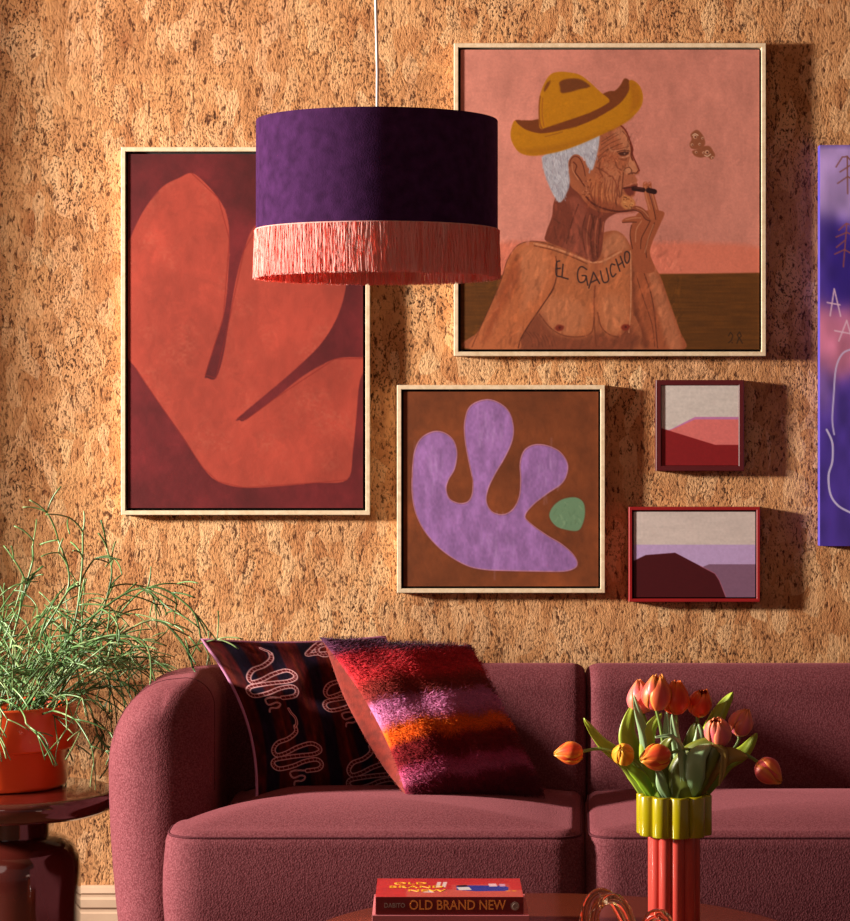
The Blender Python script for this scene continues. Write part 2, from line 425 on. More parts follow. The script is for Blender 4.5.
# ------------------------------------------------------------------ framed pictures
def picture(name, rect, fw, gapw, label, cat, ras, framemat, depth=.045, group=None, inset=.006, mat=None, g=1.0):
    x0, y0, x1, y1 = rect; yf = -depth
    c = P((x0+x1)/2, (y0+y1)/2, yf); root = thing(name, (c.x, 0, c.z), label, cat, group)
    mb = MB(); ring_frame(mb, x0, y0, x1, y1, fw, yf, -.002); part('frame', mb, framemat, root, smooth=False)
    a = P(x0, y0, yf); b = P(x1, y1, yf)
    mb = MB().box(a.x+fw, b.x-fw, -.012, -.004, b.z+fw, a.z-fw); part('backing', mb, M['gap'], root, smooth=False)
    canvas_mesh('canvas', ras, yf+inset, -.012, mat or M['paint'], root, rect=ras_rect(rect, fw, gapw, yf), side=(30,14,12), g=g)
    return root
def ras_rect(rect, fw, gapw, yf):
    k = (fw+gapw)*F/(D+yf); return (rect[0]+k, rect[1]+k, rect[2]-k, rect[3]-k)

# --- portrait of the man in the ochre hat
r = Ras(460, 49, 760, 350, 1.9, (217,134,116)); A = zoomT(450, 30, 2.576); C = zoomT(460, 220, 3.54); E = zoomT(560, 110, 5.757); Hh = zoomT(500, 60, 5.3125); Fc = zoomT(600, 120, 9.21)
r.img[:] = np.array([214,138,122]); yy = (r.ys-49)/225
r.img -= (np.clip(1-np.abs(r.xs-640)/160, 0, 1)*10)[None, :, None]
r.mottle(.10, 40, 25, 3); r.mottle(.05, 9, 5, 8); r.mottle(.03, 2, 6, 18)
r.poly([(455,247),(640,243),(700,243),(765,251),(765,300),(455,300)], (222,118,92), smooth=True, soft=3, a=.75)
r.poly([(455,276),(600,274.5),(700,274),(765,273),(765,360),(455,360)], (98,56,16), smooth=False, soft=.8)
rs = slice(np.searchsorted(r.ys, 274), None); n = vnoise(r.H, r.W, 3, 40, 5)[rs]; r.img[rs] *= (.9+.2*n)[..., None]
SK, SH, HL, DK = (160,88,56), (112,54,36), (202,134,98), (78,34,22)
brush(r, 700, 12, 2.2, .07, .35, 5)
# far shoulder, forearm
r.poly([(490,60),(540,38),(575,50),(600,85),(625,140),(640,230),(660,300),(690,460),(590,460),(480,460),(470,150)], SK, C)
r.poly([(500,90),(545,45),(575,60),(595,100),(560,110),(520,140)], HL, C, a=.5, soft=2)
r.poly([(612,10),(604,60),(605,100),(612,140),(606,200),(612,300),(625,360),(668,458),(798,458),(778,390),(735,270),(712,205),(690,165),(668,120),(678,70),(712,10),(720,-30),(640,-30)], (160,84,52), C)
r.poly([(690,180),(725,260),(765,370),(785,455),(740,455),(700,330),(672,230),(660,150)], HL, C, a=.45, soft=2.5)
r.poly([(612,150),(625,300),(650,380),(668,450),(640,440),(612,330)], DK, C, a=.45, soft=2)
r.line([(640,110),(650,180),(676,260),(690,340),(700,455)], DK, 1.1, C, a=.7)
r.line([(625,200),(650,280),(680,370),(690,450)], DK, .9, C, a=.6)
# torso
r.poly([(36,460),(64,395),(100,320),(130,250),(150,195),(165,145),(192,100),(225,80),(270,76),(310,78),(340,85),(400,110),(470,140),(500,140),(560,110),(596,130),(604,200),(606,300),(604,460)], SK, C)
r.poly([(270,90),(330,98),(450,150),(470,170),(475,300),(474,420),(400,420),(330,400),(280,340),(300,240),(336,150)], (186,108,66), C, a=.7, soft=3)
r.poly([(500,160),(590,140),(602,230),(602,330),(585,385),(555,415),(510,398),(490,350),(484,250)], (190,110,68), C, a=.8, soft=3)
r.poly([(230,380),(290,330),(330,400),(420,420),(480,400),(540,418),(602,380),(604,460),(200,460)], SH, C, a=.62, soft=3)
r.poly([(300,280),(360,270),(430,300),(450,350),(420,395),(370,410),(310,380),(285,330)], HL, C, a=.32, soft=4)
r.poly([(500,280),(560,270),(595,320),(580,380),(545,400),(505,370)], HL, C, a=.3, soft=4)
# near arm
r.poly([(36,460),(64,395),(100,320),(130,250),(150,195),(165,145),(192,100),(225,80),(270,82),(315,100),(338,135),(340,190),(325,250),(285,310),(245,370),(215,420),(200,462)], (184,102,62), C)
r.poly([(215,100),(270,95),(310,125),(318,180),(295,250),(250,300),(215,330),(225,250),(200,200)], HL, C, a=.35, soft=5)
r.poly([(180,150),(205,130),(210,210),(170,290),(130,350),(110,400),(80,430),(110,330)], (140,62,34), C, a=.55, soft=3)
for i in range(26):
    x = random.uniform(120, 300); y = random.uniform(120, 420)
    if 0.0 < (x-60)/260+ (y-100)/700 < 1.0: r.line([(x, y), (x-random.uniform(4, 14), y+random.uniform(15, 45))], random.choice([HL, SH, (200,110,60)]), 2.2, C, a=.25, soft=1.2)
r.line([(338,130),(343,185),(328,245),(290,305),(248,365),(215,420),(205,455)], DK, 1.3, C, a=.8)
r.line([(40,452),(66,392),(130,250),(150,195),(165,145),(192,100),(225,80),(270,76),(330,92)], DK, 1.0, C, a=.55)
r.line([(280,335),(320,385),(370,412),(430,415),(465,400),(474,360)], (112,54,34), 1.3, C, a=.75)
r.line([(487,330),(500,380),(530,408),(565,415),(590,395)], (112,54,34), 1.3, C, a=.75)
r.line([(478,235),(474,300),(476,380),(482,450)], (112,54,34), 1.5, C, a=.7)
r.line([(604,110),(606,220),(604,330),(598,400)], (224,160,120), 1.0, C, a=.7)
for x, y in ((352,383), (587,381)):
    r.poly([(x-17,y+2),(x-8,y-9),(x+8,y-9),(x+16,y-2),(x+8,y+10),(x-8,y+12)], (128,44,28), C, soft=.8); r.dot(x, y, 1.2, (84,26,18), C)
for k in range(8): r.line([(230+k*14,395+k*3),(250+k*12,420+k*2),(255+k*12,450)], DK, .8, C, a=.4)
r.line([(262,84),(330,100),(400,125),(455,148),(492,150),(520,140),(570,112)], (214,144,104), 1.8, C, a=.85)
r.line([(262,92),(330,108),(400,134),(450,157)], DK, 1.0, C, a=.6)
# neck
r.poly([(268,440),(262,480),(246,525),(248,545),(300,565),(350,590),(370,598),(384,588),(392,560),(396,520),(402,490),(430,472),(470,462),(400,440),(330,360),(300,380)], (120,56,40), A)
r.poly([(300,440),(320,470),(300,530),(290,560),(340,582),(365,590),(345,520),(350,470),(330,430)], (146,74,56), A, a=.8, soft=2)
for q in ([(352,470),(340,520),(350,580)], [(372,480),(362,530),(368,588)], [(388,485),(384,530),(380,585)], [(330,450),(312,500),(300,550)], [(365,475),(372,520),(378,575)]):
    r.line(q, DK, 1.5, A, a=.6)
for q in ([(360,478),(352,530),(356,585)], [(380,485),(374,530),(374,580)], [(395,495),(392,520)]): r.line(q, (186,106,76), 1.2, A, a=.6)
# head
r.poly([(380,278),(400,262),(440,245),(452,256),(462,278),(470,300),(471,322),(480,345),(487,360),(486,370),(470,376),(478,390),(484,398),(476,408),(480,415),(474,428),(468,432),(478,445),(474,460),(462,468),(432,470),(400,470),(370,462),(350,445),(330,420),(310,400),(305,360),(330,330),(365,340)], (166,92,60), A)
r.poly([(440,252),(452,262),(462,285),(468,310),(466,325),(455,322),(445,300),(432,280),(420,262)], HL, A, a=.55, soft=2)
r.poly([(470,322),(478,342),(484,360),(478,370),(462,370),(456,350),(462,330)], HL, A, a=.7, soft=1.4)
r.poly([(400,345),(430,350),(445,375),(440,420),(420,440),(395,400)], HL, A, a=.35, soft=4)
r.poly([(360,380),(400,400),(430,450),(400,465),(365,450),(345,420)], (190,110,66), A, a=.5, soft=4)
r.poly([(350,448),(400,470),(470,470),(478,462),(440,452),(400,440),(370,430)], (120,52,34), A, a=.55, soft=2)
r.line([(440,245),(454,260),(464,285),(471,306),(470,320),(480,343),(488,362)], (104,30,18), 1.4, A, a=.9)
# forehead creases (crop E)
for q in ([(236,200),(290,165),(335,140)], [(225,235),(290,190),(350,165)], [(270,230),(320,205),(360,190)], [(225,270),(260,235),(300,215)], [(360,120),(385,150),(395,185)], [(240,180),(280,155),(320,130)], [(215,300),(240,270),(260,265)]):
    r.line(q, DK, .8, E, a=.6)
# eye, brow, nose, mouth (crop E)
r.poly([(280,215),(320,225),(395,205),(405,215),(360,232),(300,240)], HL, E, a=.6, soft=1)
r.line([(300,228),(345,222),(395,208)], (110,50,32), 1.2, E, a=.6)
r.poly([(335,247),(370,238),(398,243),(385,258),(355,262)], (64,26,18), E, a=.9, soft=.5)
r.line([(330,240),(365,230),(400,235)], DK, 1.0, E, a=.8); r.line([(340,268),(370,272),(395,262)], (214,150,120), 1.0, E, a=.8)
r.line([(335,280),(370,288),(385,278)], DK, .7, E, a=.6)
r.dot(372, 250, .7, (190,150,130), E)
r.line([(405,190),(412,230),(410,262),(420,290)], (92,30,18), 1.6, E, a=.85)
r.line([(398,270),(392,310),(400,330)], (130,66,44), 1.0, E, a=.6)
r.poly([(370,345),(385,332),(405,334),(412,350),(400,362),(380,368)], HL, E, a=.7, soft=1)
r.line([(368,350),(378,335),(400,330),(412,345),(408,362)], DK, .9, E, a=.7); r.line([(395,368),(420,362),(440,362),(450,350)], (84,30,20), 1.2, E, a=.85)
r.poly([(372,372),(395,378),(425,372),(440,390),(446,412),(420,425),(380,440),(362,445),(368,410)], (170,96,66), E, soft=.8)
r.line([(365,360),(362,400),(358,450),(352,500)], DK, 1.0, E, a=.75)
r.poly([(365,448),(395,440),(430,428),(446,440),(425,455),(430,470),(420,490),(400,495),(380,478)], (118,50,38), E, soft=.7)
r.line([(362,450),(395,447),(440,440)], (60,18,14), 1.1, E, a=.9); r.line([(372,440),(405,428),(440,418)], (196,118,92), 1.0, E, a=.7)
r.poly([(362,490),(400,500),(425,515),(432,545),(412,565),(375,570),(352,540)], (196,124,74), E, soft=1)
for k in range(16):
    x = random.uniform(360, 425); y = random.uniform(500, 562); r.line([(x, y), (x+random.uniform(-14, 14), y+random.uniform(-6, 10))], random.choice([DK, (230,170,110), (140,70,40)]), .9, E, a=.7)
# cheek furrows
for k in range(10):
    x = 190+k*17+random.uniform(-5, 5); y1 = 390+10*abs(k-5)+random.uniform(-25, 25); y2 = random.uniform(500, 548); bx = random.uniform(-10, 6)
    r.line([(x, y1), (x-8+bx, (y1+y2)/2), (x+4*k/3-8, y2)], (112,46,28), 1.3, E, a=.55, soft=.5, taper=True); r.line([(x+8, y1+10), (x+bx, (y1+y2)/2), (x+4*k/3, y2-8)], (206,130,84), 1.4, E, a=.4, soft=.7, taper=True)
for q in ([(300,380),(322,420),(330,480),(318,540)], [(345,380),(335,430),(345,500)], [(230,300),(225,340),(245,380)], [(180,420),(170,470),(185,510)], [(320,300),(330,330),(355,345)], [(210,330),(250,350),(290,380)]): r.line(q, (96,38,24), 1.3, E, a=.6, soft=.5)
for k in range(60):
    x = random.uniform(200, 360); y = random.uniform(250, 420); r.line([(x, y), (x+random.uniform(-18, 18), y+random.uniform(0, 18))], random.choice([(112,48,28), (204,124,82), (136,60,36)]), .9, E, a=.45)
r.line([(150,500),(190,540),(260,570),(340,585),(430,575)], (78,28,20), 1.8, E, a=.85)
# hair
r.poly([(236,335),(238,325),(262,312),(290,300),(330,282),(380,266),(384,290),(376,330),(366,360),(352,348),(345,330),(325,322),(308,335),(305,365),(308,390),(300,420),(283,444),(266,425),(252,395),(242,365)], (176,174,184), A, soft=.8)
hx = [(random.uniform(240, 378), random.uniform(290, 435)) for k in range(700)]
for x, y in hx:
    q = A(x, y); i = int((q[1]-r.y0)*r.k); j = int((q[0]-r.x0)*r.k); c = r.img[i, j]
    if c[2] > 150 and abs(c[0]-c[2]) < 30:
        r.line([(x, y), (x+random.uniform(-3, 5), y+random.uniform(4, 12))], random.choice([(206,206,216), (140,138,152), (190,188,200), (160,150,160)]), .9, A, a=.6, smooth=False)
# ear
r.poly([(306,335),(318,321),(332,322),(342,338),(348,358),(352,380),(356,400),(362,415),(352,428),(340,415),(328,392),(312,372),(305,352)], (158,88,58), A, soft=.6)
r.line([(308,350),(310,335),(320,325),(333,330),(343,350),(348,375)], (90,36,22), 1.0, A, a=.8); r.line([(318,340),(326,350),(322,365),(332,380),(345,400)], (90,36,22), 1.3, A, a=.8); r.line([(314,345),(316,362),(330,385)], (206,134,96), .9, A, a=.7)
for k in range(22):
    x = random.uniform(340, 362); y = random.uniform(385, 432); r.dot(x, y, random.uniform(.4, .8), random.choice([(206,130,92), (96,40,24)]), A, .7)
brush(r, 1300, 7, 1.8, .26, .32, 6, 1.9, (474,238,684,349), edge=60); brush(r, 260, 9, 3.2, .38, .28, 16, 1.8, (500,250,680,349)); brush(r, 500, 4, 1.0, .35, .35, 7, 1.7, (594,130,640,212), edge=90); brush(r, 160, 10, 2.0, .35, .35, 8, 1.6, (548,200,602,252))
# tattoo lettering EL GAUCHO (crop C)
ink = (52,34,34)
for st in ([(352,146),(341,153),(340,195),(356,202)], [(340,174),(354,172)], [(364,158),(360,204),(382,210)],
           [(448,176),(430,166),(418,178),(416,205),(424,222),(440,218),(446,200),(432,198)], [(446,200),(452,232)], [(456,242),(472,186),(494,226)], [(464,222),(486,212)],
           [(497,182),(506,218),(518,222),(526,210),(518,172)], [(548,160),(536,158),(532,180),(540,202),(552,192)], [(552,140),(566,182)], [(568,130),(582,168)], [(560,162),(576,150)],
           [(592,112),(584,118),(584,142),(592,154),(600,140),(600,120),(592,112)]):
    r.line(st, ink, 1.5, C, smooth=len(st) > 3, a=.9)
# hand and cigar (crop E)
HN = (158,82,52)
r.poly([(404,700),(412,660),(440,625),(470,620),(520,640),(575,630),(580,650),(560,700),(530,770),(520,830),(545,930),(440,930),(415,820),(402,740)], HN, E)
r.poly([(425,553),(460,556),(490,575),(525,615),(520,640),(490,625),(465,590),(425,575)], (140,70,44), E)
r.poly([(358,636),(380,622),(425,612),(470,612),(480,635),(440,645),(385,650),(362,650)], HN, E)
r.poly([(478,430),(486,414),(500,413),(508,430),(512,470),(525,520),(540,570),(552,620),(520,630),(505,560),(490,500)], (170,92,58), E)
r.poly([(508,425),(516,412),(527,418),(530,450),(545,490),(562,550),(575,600),(580,640),(550,650),(540,570),(525,500),(512,460)], HN, E)
for q in ([(508,440),(515,480),(530,530),(545,590),(552,630)], [(520,640),(500,680),(470,740),(465,800)], [(545,650),(520,720),(495,790),(500,850)], [(425,575),(465,592),(492,628),(520,640)], [(360,648),(400,646),(440,646)], [(412,665),(404,720),(418,800)]):
    r.line(q, DK, 1.0, E, a=.75)
for q in ([(490,440),(498,500),(518,570)], [(520,440),(536,500),(556,570)], [(540,660),(510,740),(490,820)], [(470,640),(440,690),(435,760)], [(440,562),(480,580),(510,615)], [(380,632),(430,622),(465,622)]):
    r.line(q, HL, 1.2, E, a=.6)
r.line([(425,452),(480,460)], (50,14,12), 4.6, E, smooth=False, soft=.5); r.line([(510,462),(545,470)], (44,12,12), 5.2, E, smooth=False, soft=.5)
r.line([(430,447),(475,452)], (110,50,40), .8, E, smooth=False, a=.6)
for x in (492, 518): r.line([(x-4,424),(x+4,416)], (206,120,100), 1.3, E, smooth=False, a=.8)
# hat
OC, OD, BR = (186,120,6), (150,88,6), (116,56,20)
r.poly([(78,320),(130,318),(200,312),(420,250),(560,170),(610,160),(640,130),(662,95),(690,110),(700,160),(660,240),(560,300),(400,370),(220,400),(130,370)], BR, Hh, soft=.6)
r.poly([(205,330),(205,250),(212,180),(240,110),(270,72),(310,60),(360,62),(420,75),(470,110),(530,165),(580,208),(560,235),(470,280),(340,325),(250,355),(215,365)], OC, Hh, soft=.6)
r.poly([(75,320),(58,360),(55,410),(75,460),(110,495),(170,508),(240,500),(330,480),(440,440),(560,385),(660,335),(720,285),(752,240),(760,190),(745,140),(715,110),(688,108),(685,160),(640,225),(560,280),(450,335),(330,370),(220,388),(140,370),(95,340)], OC, Hh, soft=.6)
r.poly([(690,115),(715,115),(740,150),(750,200),(730,250),(690,280),(700,200)], (160,90,10), Hh, a=.5, soft=2)
r.poly([(90,470),(170,500),(300,485),(450,432),(600,360),(700,300),(660,330),(480,400),(300,450),(150,470)], OD, Hh, a=.45, soft=2.5)
r.poly([(315,115),(350,98),(410,96),(450,112),(478,138),(430,150),(370,168),(325,172),(318,145)], (112,58,22), Hh, soft=.9)
r.poly([(232,150),(250,115),(268,108),(255,140),(236,165)], BR, Hh, soft=.8, a=.85)
r.line([(212,190),(206,250),(210,330),(225,370)], (140,74,24), 1.5, Hh, a=.8); r.line([(225,200),(222,280),(232,350)], (150,74,30), 1.0, Hh, a=.6)
r.line([(235,372),(340,348),(470,300),(570,250),(640,190),(675,130)], BR, 3.4, Hh, a=.8)
r.line([(240,405),(290,392),(330,380)], (140,80,20), 1.2, Hh, a=.6)
brush(r, 260, 7, 1.8, .12, .35, 9, -.3, (512,72,642,156))
# moth and monogram (crop 680,120 x4)
K = zoomT(680, 120, 4.0)
r.poly([(66,38),(84,48),(98,70),(102,95),(88,110),(66,116),(46,112),(40,95),(48,75),(44,56)], (146,82,54), K, soft=.6)
r.poly([(96,104),(120,104),(134,122),(142,142),(128,158),(110,146),(84,150),(60,142),(50,124),(70,116)], (146,82,54), K, soft=.6)
for x, y, rr in ((62,66,1.9),(92,72,1.2),(50,98,1.3),(66,128,1.2),(110,128,2.0),(132,150,1.5),(96,130,1.2),(80,96,1.2)):
    r.dot(x, y, rr, (226,172,140), K); r.dot(x+1, y+1, rr*.55, (98,40,30), K)
r.line([(52,60),(62,54),(74,60)], (240,200,170), .8, K); r.line([(100,140),(112,144),(124,136)], (240,200,170), .8, K)
sg = (52,30,14)
for st in ([(196,866),(204,852),(214,864),(208,884),(196,894)], [(210,892),(212,894)], [(240,850),(232,862),(238,876),(248,866),(240,850)], [(238,876),(230,896)], [(240,874),(252,896)]): r.line(st, sg, 1.0, K, smooth=False)
r.mottle(.05, 1.6, 1.6, 44)
picture('framed_painting', (454,43,766,356), .0115, .006, 'large painting of a bare-chested man in an ochre hat smoking, in pale wood frame', 'painting', r, M['oak'], .040, g=.86)

# --- red leaf abstract
r = Ras(128, 153, 364, 509, 1.3, (112,34,38)); G = zoomT(110, 130, 2.3036)
r.mottle(.35, 50, 40, 21); r.mottle(.12, 10, 8, 22)
RD = (190,76,60)
r.poly([(36,290),(50,240),(80,180),(120,130),(160,108),(188,97),(215,115),(250,155),(270,195),(276,250),(272,350),(262,430),(240,500),(220,565),(225,572),(245,572),(262,520),(275,440),(290,350),(310,275),(340,215),(420,180),(500,200),(545,260),(548,340),(530,420),(490,490),(430,550),(360,610),(295,665),(300,670),(315,668),(380,620),(450,565),(520,528),(580,524),(600,528),(578,580),(570,660),(562,740),(548,808),(470,815),(400,822),(310,826),(250,812),(215,780),(170,710),(110,625),(60,550),(36,500)], RD, G, soft=.5)
m = r.img[..., 0] > 170
n = vnoise(r.H, r.W, 60, 40, 31)-.5+.5*(vnoise(r.H, r.W, 14, 9, 32)-.5); r.img = np.where(m[..., None], r.img*(1+.16*n[..., None]), r.img)
n = np.clip(vnoise(r.H, r.W, 30, 26, 35)-.55, 0, 1)*np.clip(vnoise(r.H, r.W, 3, 3, 36)-.35, 0, 1); r.img = np.where(m[..., None], r.img*(1-n[..., None]*1.0)+np.array([230,140,110])*n[..., None]*1.0, r.img)
brush(r, 1500, 11, 3.0, .09, .35, 12, edge=24)
r.line([(188,97),(250,155),(276,250),(262,430),(220,565),(245,572),(275,440),(310,275),(345,215)], (140,36,30), 1.2, G, smooth=False, a=.5)
r.line([(295,665),(315,668),(380,620),(520,528),(600,526)], (140,36,30), 1.2, G, smooth=False, a=.5)
r.line([(60,550),(110,625),(215,780),(250,812),(310,826),(470,815),(548,808)], (150,44,36), 1.2, G, smooth=False, a=.5)
picture('framed_painting', (121,147,370,515), .0115, .007, 'tall painting of a red three-lobed leaf on dark maroon, in a pale wood frame', 'painting', r, M['oak'], .036, g=.70)

# --- lilac hand shape
r = Ras(403, 391, 598, 588, 1.6, (128,66,34)); B = zoomT(380, 370, 3.5417)
r.mottle(.25, 40, 40, 41); r.mottle(.1, 6, 6, 42)
LI = (158,112,176)
hand = [(112,370),(118,300),(140,245),(185,218),(225,222),(258,250),(270,295),(262,350),(240,390),(232,425),(245,460),(280,475),(310,468),(325,440),(326,390),(312,320),(300,250),(298,185),(315,130),(360,105),(405,108),(450,140),(470,195),(466,250),(440,310),(405,370),(380,425),(375,470),(395,505),(435,515),(470,495),(492,450),(497,390),(495,330),(510,285),(545,265),(590,268),(635,290),(662,330),(660,370),(640,405),(590,440),(540,480),(512,520),(535,550),(590,590),(640,620),(680,655),(697,685),(690,705),(650,718),(560,718),(460,716),(370,712),(300,695),(220,645),(160,580),(125,510),(112,440)]
r.poly(hand, (96,34,30), B, soft=2.2, a=.8); r.poly(hand, (186,120,130), B, soft=.8)
hp = np.array(hand, float); c0 = hp.mean(0)
r.poly(hand, LI, B, soft=.5); r.line(hand+[hand[0]], (196,138,156), 1.1, B, a=.8); r.line(hand+[hand[0]], (110,50,60), .7, lambda x, y: tuple(np.array(B(x, y))+np.array([.5,.8])), a=.35)
m = r.img[..., 2] > 140
n = vnoise(r.H, r.W, 20, 10, 51)-.5+.6*(vnoise(r.H, r.W, 5, 3, 52)-.5); r.img = np.where(m[..., None], r.img*(1+.2*n[..., None]), r.img)
for cx, cy in ((385,200), (590,350), (185,320), (400,600)):
    for k in range(22):
        x = cx+random.gauss(0, 30); y = cy+random.gauss(0, 45); r.line([(x, y), (x+random.uniform(-6, 6), y+random.uniform(20, 60))], (196,158,214), 1.3, B, a=.22, soft=1)
brush(r, 900, 10, 2.2, .10, .35, 13, 1.5)
gr = [(598,520),(612,485),(645,460),(690,453),(718,470),(725,505),(718,545),(700,572),(660,570),(620,555)]
r.poly(gr, (80,36,22), B, soft=1.6, a=.7); r.poly(gr, (112,146,112), B, soft=.6)
for k in range(26):
    x = random.uniform(620, 705); y = random.uniform(470, 550); r.line([(x, y), (x+random.uniform(-12, 12), y+random.uniform(6, 16))], random.choice([(140,172,134), (90,122,92)]), 1.2, B, a=.4, soft=.8)
picture('framed_painting', (397,385,605,593), .0115, .006, 'square painting of a lilac hand-like shape and green pebble on brown, pale wood frame', 'painting', r, M['oak'], .036, g=.88)

# --- two small landscapes
S = zoomT(610, 360, 3.5417)
r = Ras(660, 384.5, 740, 466, 2.4, (206,196,190)); r.mottle(.05, 3, 20, 61)
r.poly([(178,255),(215,243),(300,200),(470,200),(470,330),(178,330)], (190,120,170), S, smooth=False, soft=.4)
r.poly([(185,255),(215,246),(300,209),(470,209),(470,330),(185,330)], (214,112,108), S, smooth=False, soft=.4)
r.poly([(170,238),(220,254),(375,301),(470,301),(470,390),(170,390)], (132,24,28), S, smooth=False, soft=.4)
r.mottle(.06, 2, 2, 62)
picture('framed_print', (656,380,744,471), .0135, .001, 'small square landscape with a pink hill, in a dark maroon frame', 'picture', r, M['maroonwood'], .038, group='small framed landscapes', inset=.004, mat=M['print'])
r = Ras(635, 512, 754, 595.5, 2.2, (206,192,186)); r.mottle(.05, 3, 20, 63)
r.poly([(80,652),(520,652),(520,740),(80,740)], (188,160,206), S, smooth=False, soft=.4)
r.poly([(330,728),(350,720),(520,720),(520,840),(330,840)], (128,92,118), S, smooth=False, soft=.4)
r.poly([(80,712),(130,688),(232,680),(320,726),(370,752),(385,775),(410,840),(80,840)], (70,8,16), S, smooth=False, soft=.4)
r.line([(320,726),(370,752),(385,775),(408,832)], (190,110,130), .8, S, smooth=False, a=.6)
r.mottle(.05, 2, 2, 64)
picture('framed_print', (629,507,760,602), .0085, .004, 'small wide landscape with a dark hill and lilac sky, in a bright red frame', 'picture', r, M['redwood'], .038, group='small framed landscapes', inset=.004, mat=M['print'])

# --- blue unframed canvas, runs out of the picture
r = Ras(820, 145, 1004, 546, 1.3, (74,52,150)); U = zoomT(800, 140, 4.38); V = zoomT(780, 130, 2.142)
yy = r.ys[:, None]+0*r.xs[None]; xx = r.xs[None]+0*r.ys[:, None]
def wash(mask, col): r.img[:] = r.img*(1-mask[..., None])+np.array(col, float)*mask[..., None]
def bandm(a, b, s, ph): 
    w = 6*np.sin(xx*.06+ph); return 1/(1+np.exp(-(yy-a-w)/s))*1/(1+np.exp((yy-b-w)/s))
wash(bandm(120, 222, 5, 0), (176,148,212)); wash(bandm(300, 372, 5, 2), (208,124,158)); wash(bandm(368, 408, 7, 1)*np.clip((840-xx)/14, 0, 1), (132,96,178))
wash(bandm(222, 300, 6, .5)*np.clip(.25+(xx-824)/14, 0, 1), (52,32,132))
n = vnoise(r.H, r.W, 24, 16, 71)-.5; r.img = np.clip(r.img*(1+.3*n[..., None]), 0, 255)
wash(np.clip((150-yy)/5, 0, 1)*.5, (70,50,140))
for dx in (0, 58, 116):
    for st in ([(158,118),(185,75),(207,72),(240,110)], [(207,72),(209,235)], [(175,140),(245,95)], [(165,190),(209,160),(250,185)]): r.line([(x+dx*4.38, y) for x, y in st], (128,74,58), 1.4, U, smooth=False, a=.85)
    for st in ([(170,395),(203,365),(215,370)], [(205,368),(190,555)], [(158,425),(205,405),(240,420)], [(152,500),(195,480),(230,500)], [(160,470),(196,440)]): r.line([(x+dx*4.38, y) for x, y in st], (150,80,70), 1.4, U, smooth=False, a=.8)
    for st in ([(132,770),(150,652),(178,772)], [(120,712),(175,722)], [(170,880),(205,790),(230,880)], [(152,835),(230,850)]): r.line([(x+dx*4.38, y) for x, y in st], (226,190,214), 1.4, U, smooth=False, a=.9)
for dx in (0, 70):
    r.line([(x+dx*2.1, y) for x, y in [(160,468),(135,478),(120,510),(115,570),(112,620),(116,652)]], (206,196,236), 1.7, V, a=.85)
    r.line([(x+dx*2.1, y) for x, y in [(100,642),(112,670),(112,710),(104,740),(108,780),(125,805),(152,820)]], (214,206,240), 2.0, V, a=.9)
root = thing('unframed_painting', (P(820,345,0).x+.2, 0, P(820,345,0).z), 'blue, violet and pink unframed canvas with scribbled marks, cut off at the photo edge', 'painting')
canvas_mesh('canvas', r, -.042, -.004, M['paint'], root, side=(92,78,190), g=1.0)
mb = MB(); a = P(820,145,-.042); b = P(1004,546,-.042); mb.box(a.x+.01, b.x-.01, -.004, -.001, b.z+.01, a.z-.01); part('stretcher', mb, M['oak'], root, smooth=False)
# ------------------------------------------------------------------ sofa
sofa = thing('sofa', (.36, -.55, 0), 'long plum chenille two-seat sofa with curved arm against the cork wall', 'sofa')
def contour_inset(pts, t):
    n = len(pts); out = []
    for i in range(n):
        p0, p1, p2 = Vector(pts[i-1]), Vector(pts[i]), Vector(pts[(i+1) % n])
        e1 = (p1-p0).normalized(); e2 = (p2-p1).normalized()
        nn = Vector((-(e1.y+e2.y), e1.x+e2.x)); nn = nn.normalized() if nn.length > 1e-6 else Vector((-e1.y, e1.x))
        out.append(p1+nn*t)
    return out
def round_poly(corners, per=10, mid=10):
    """corners: (x, y, radius) counter-clockwise -> evenly refined outline"""
    n = len(corners); arcs = []
    for i in range(n):
        p0 = Vector(corners[i-1][:2]); p = Vector(corners[i][:2]); p2 = Vector(corners[(i+1) % n][:2]); r = corners[i][2]
        a = (p0-p).normalized(); b = (p2-p).normalized(); ang = a.angle(b); tl = min(r/math.tan(ang/2), (p0-p).length*.49, (p2-p).length*.49)
        A_ = p+a*tl; B_ = p+b*tl; arcs.append([(A_*(1-t)**2+p*2*t*(1-t)+B_*t*t) if r > 0 else p for t in [k/per for k in range(per+1)]])
    out = []
    for i in range(n):
        out += arcs[i]; e = arcs[(i+1) % n][0]; s0 = arcs[i][-1]
        out += [s0.lerp(e, k/mid) for k in range(1, mid)]
    return out
def cushion(name, corners, z0, z1, re, crown, parent, mat, bulge=.012):
    c = round_poly(corners); n = len(c); cx = sum(p.x for p in c)/n; cy = sum(p.y for p in c)/n
    rings = []
    def ring(t, z): rings.append([(p.x, p.y, z) for p in contour_inset(c, t)])
    for k in range(6):
        a = PI/2*k/5; ring(re*(1-math.sin(a))+.0, z0+re*.6*(1-math.cos(a)))
    for k in range(1, 8):
        s = k/8; ring(-bulge*math.sin(PI*s), z0+re*.6+(z1-re-z0-re*.6)*s)
    for k in range(9):
        a = PI/2*k/8; ring(re*(1-math.cos(a)), z1-re*(1-math.sin(a)))
    last = [Vector(p) for p in rings[-1]]
    for k in range(1, 13):
        s = k/13; rings.append([(p.x+(cx-p.x)*s, p.y+(cy-p.y)*s, z1+crown*(1-(1-s)**2.7)) for p in last])
    mb = MB(); mb.rings(rings); return part(name, mb, mat, parent), c
def arc_line(pts): return [Vector(p) for p in pts]
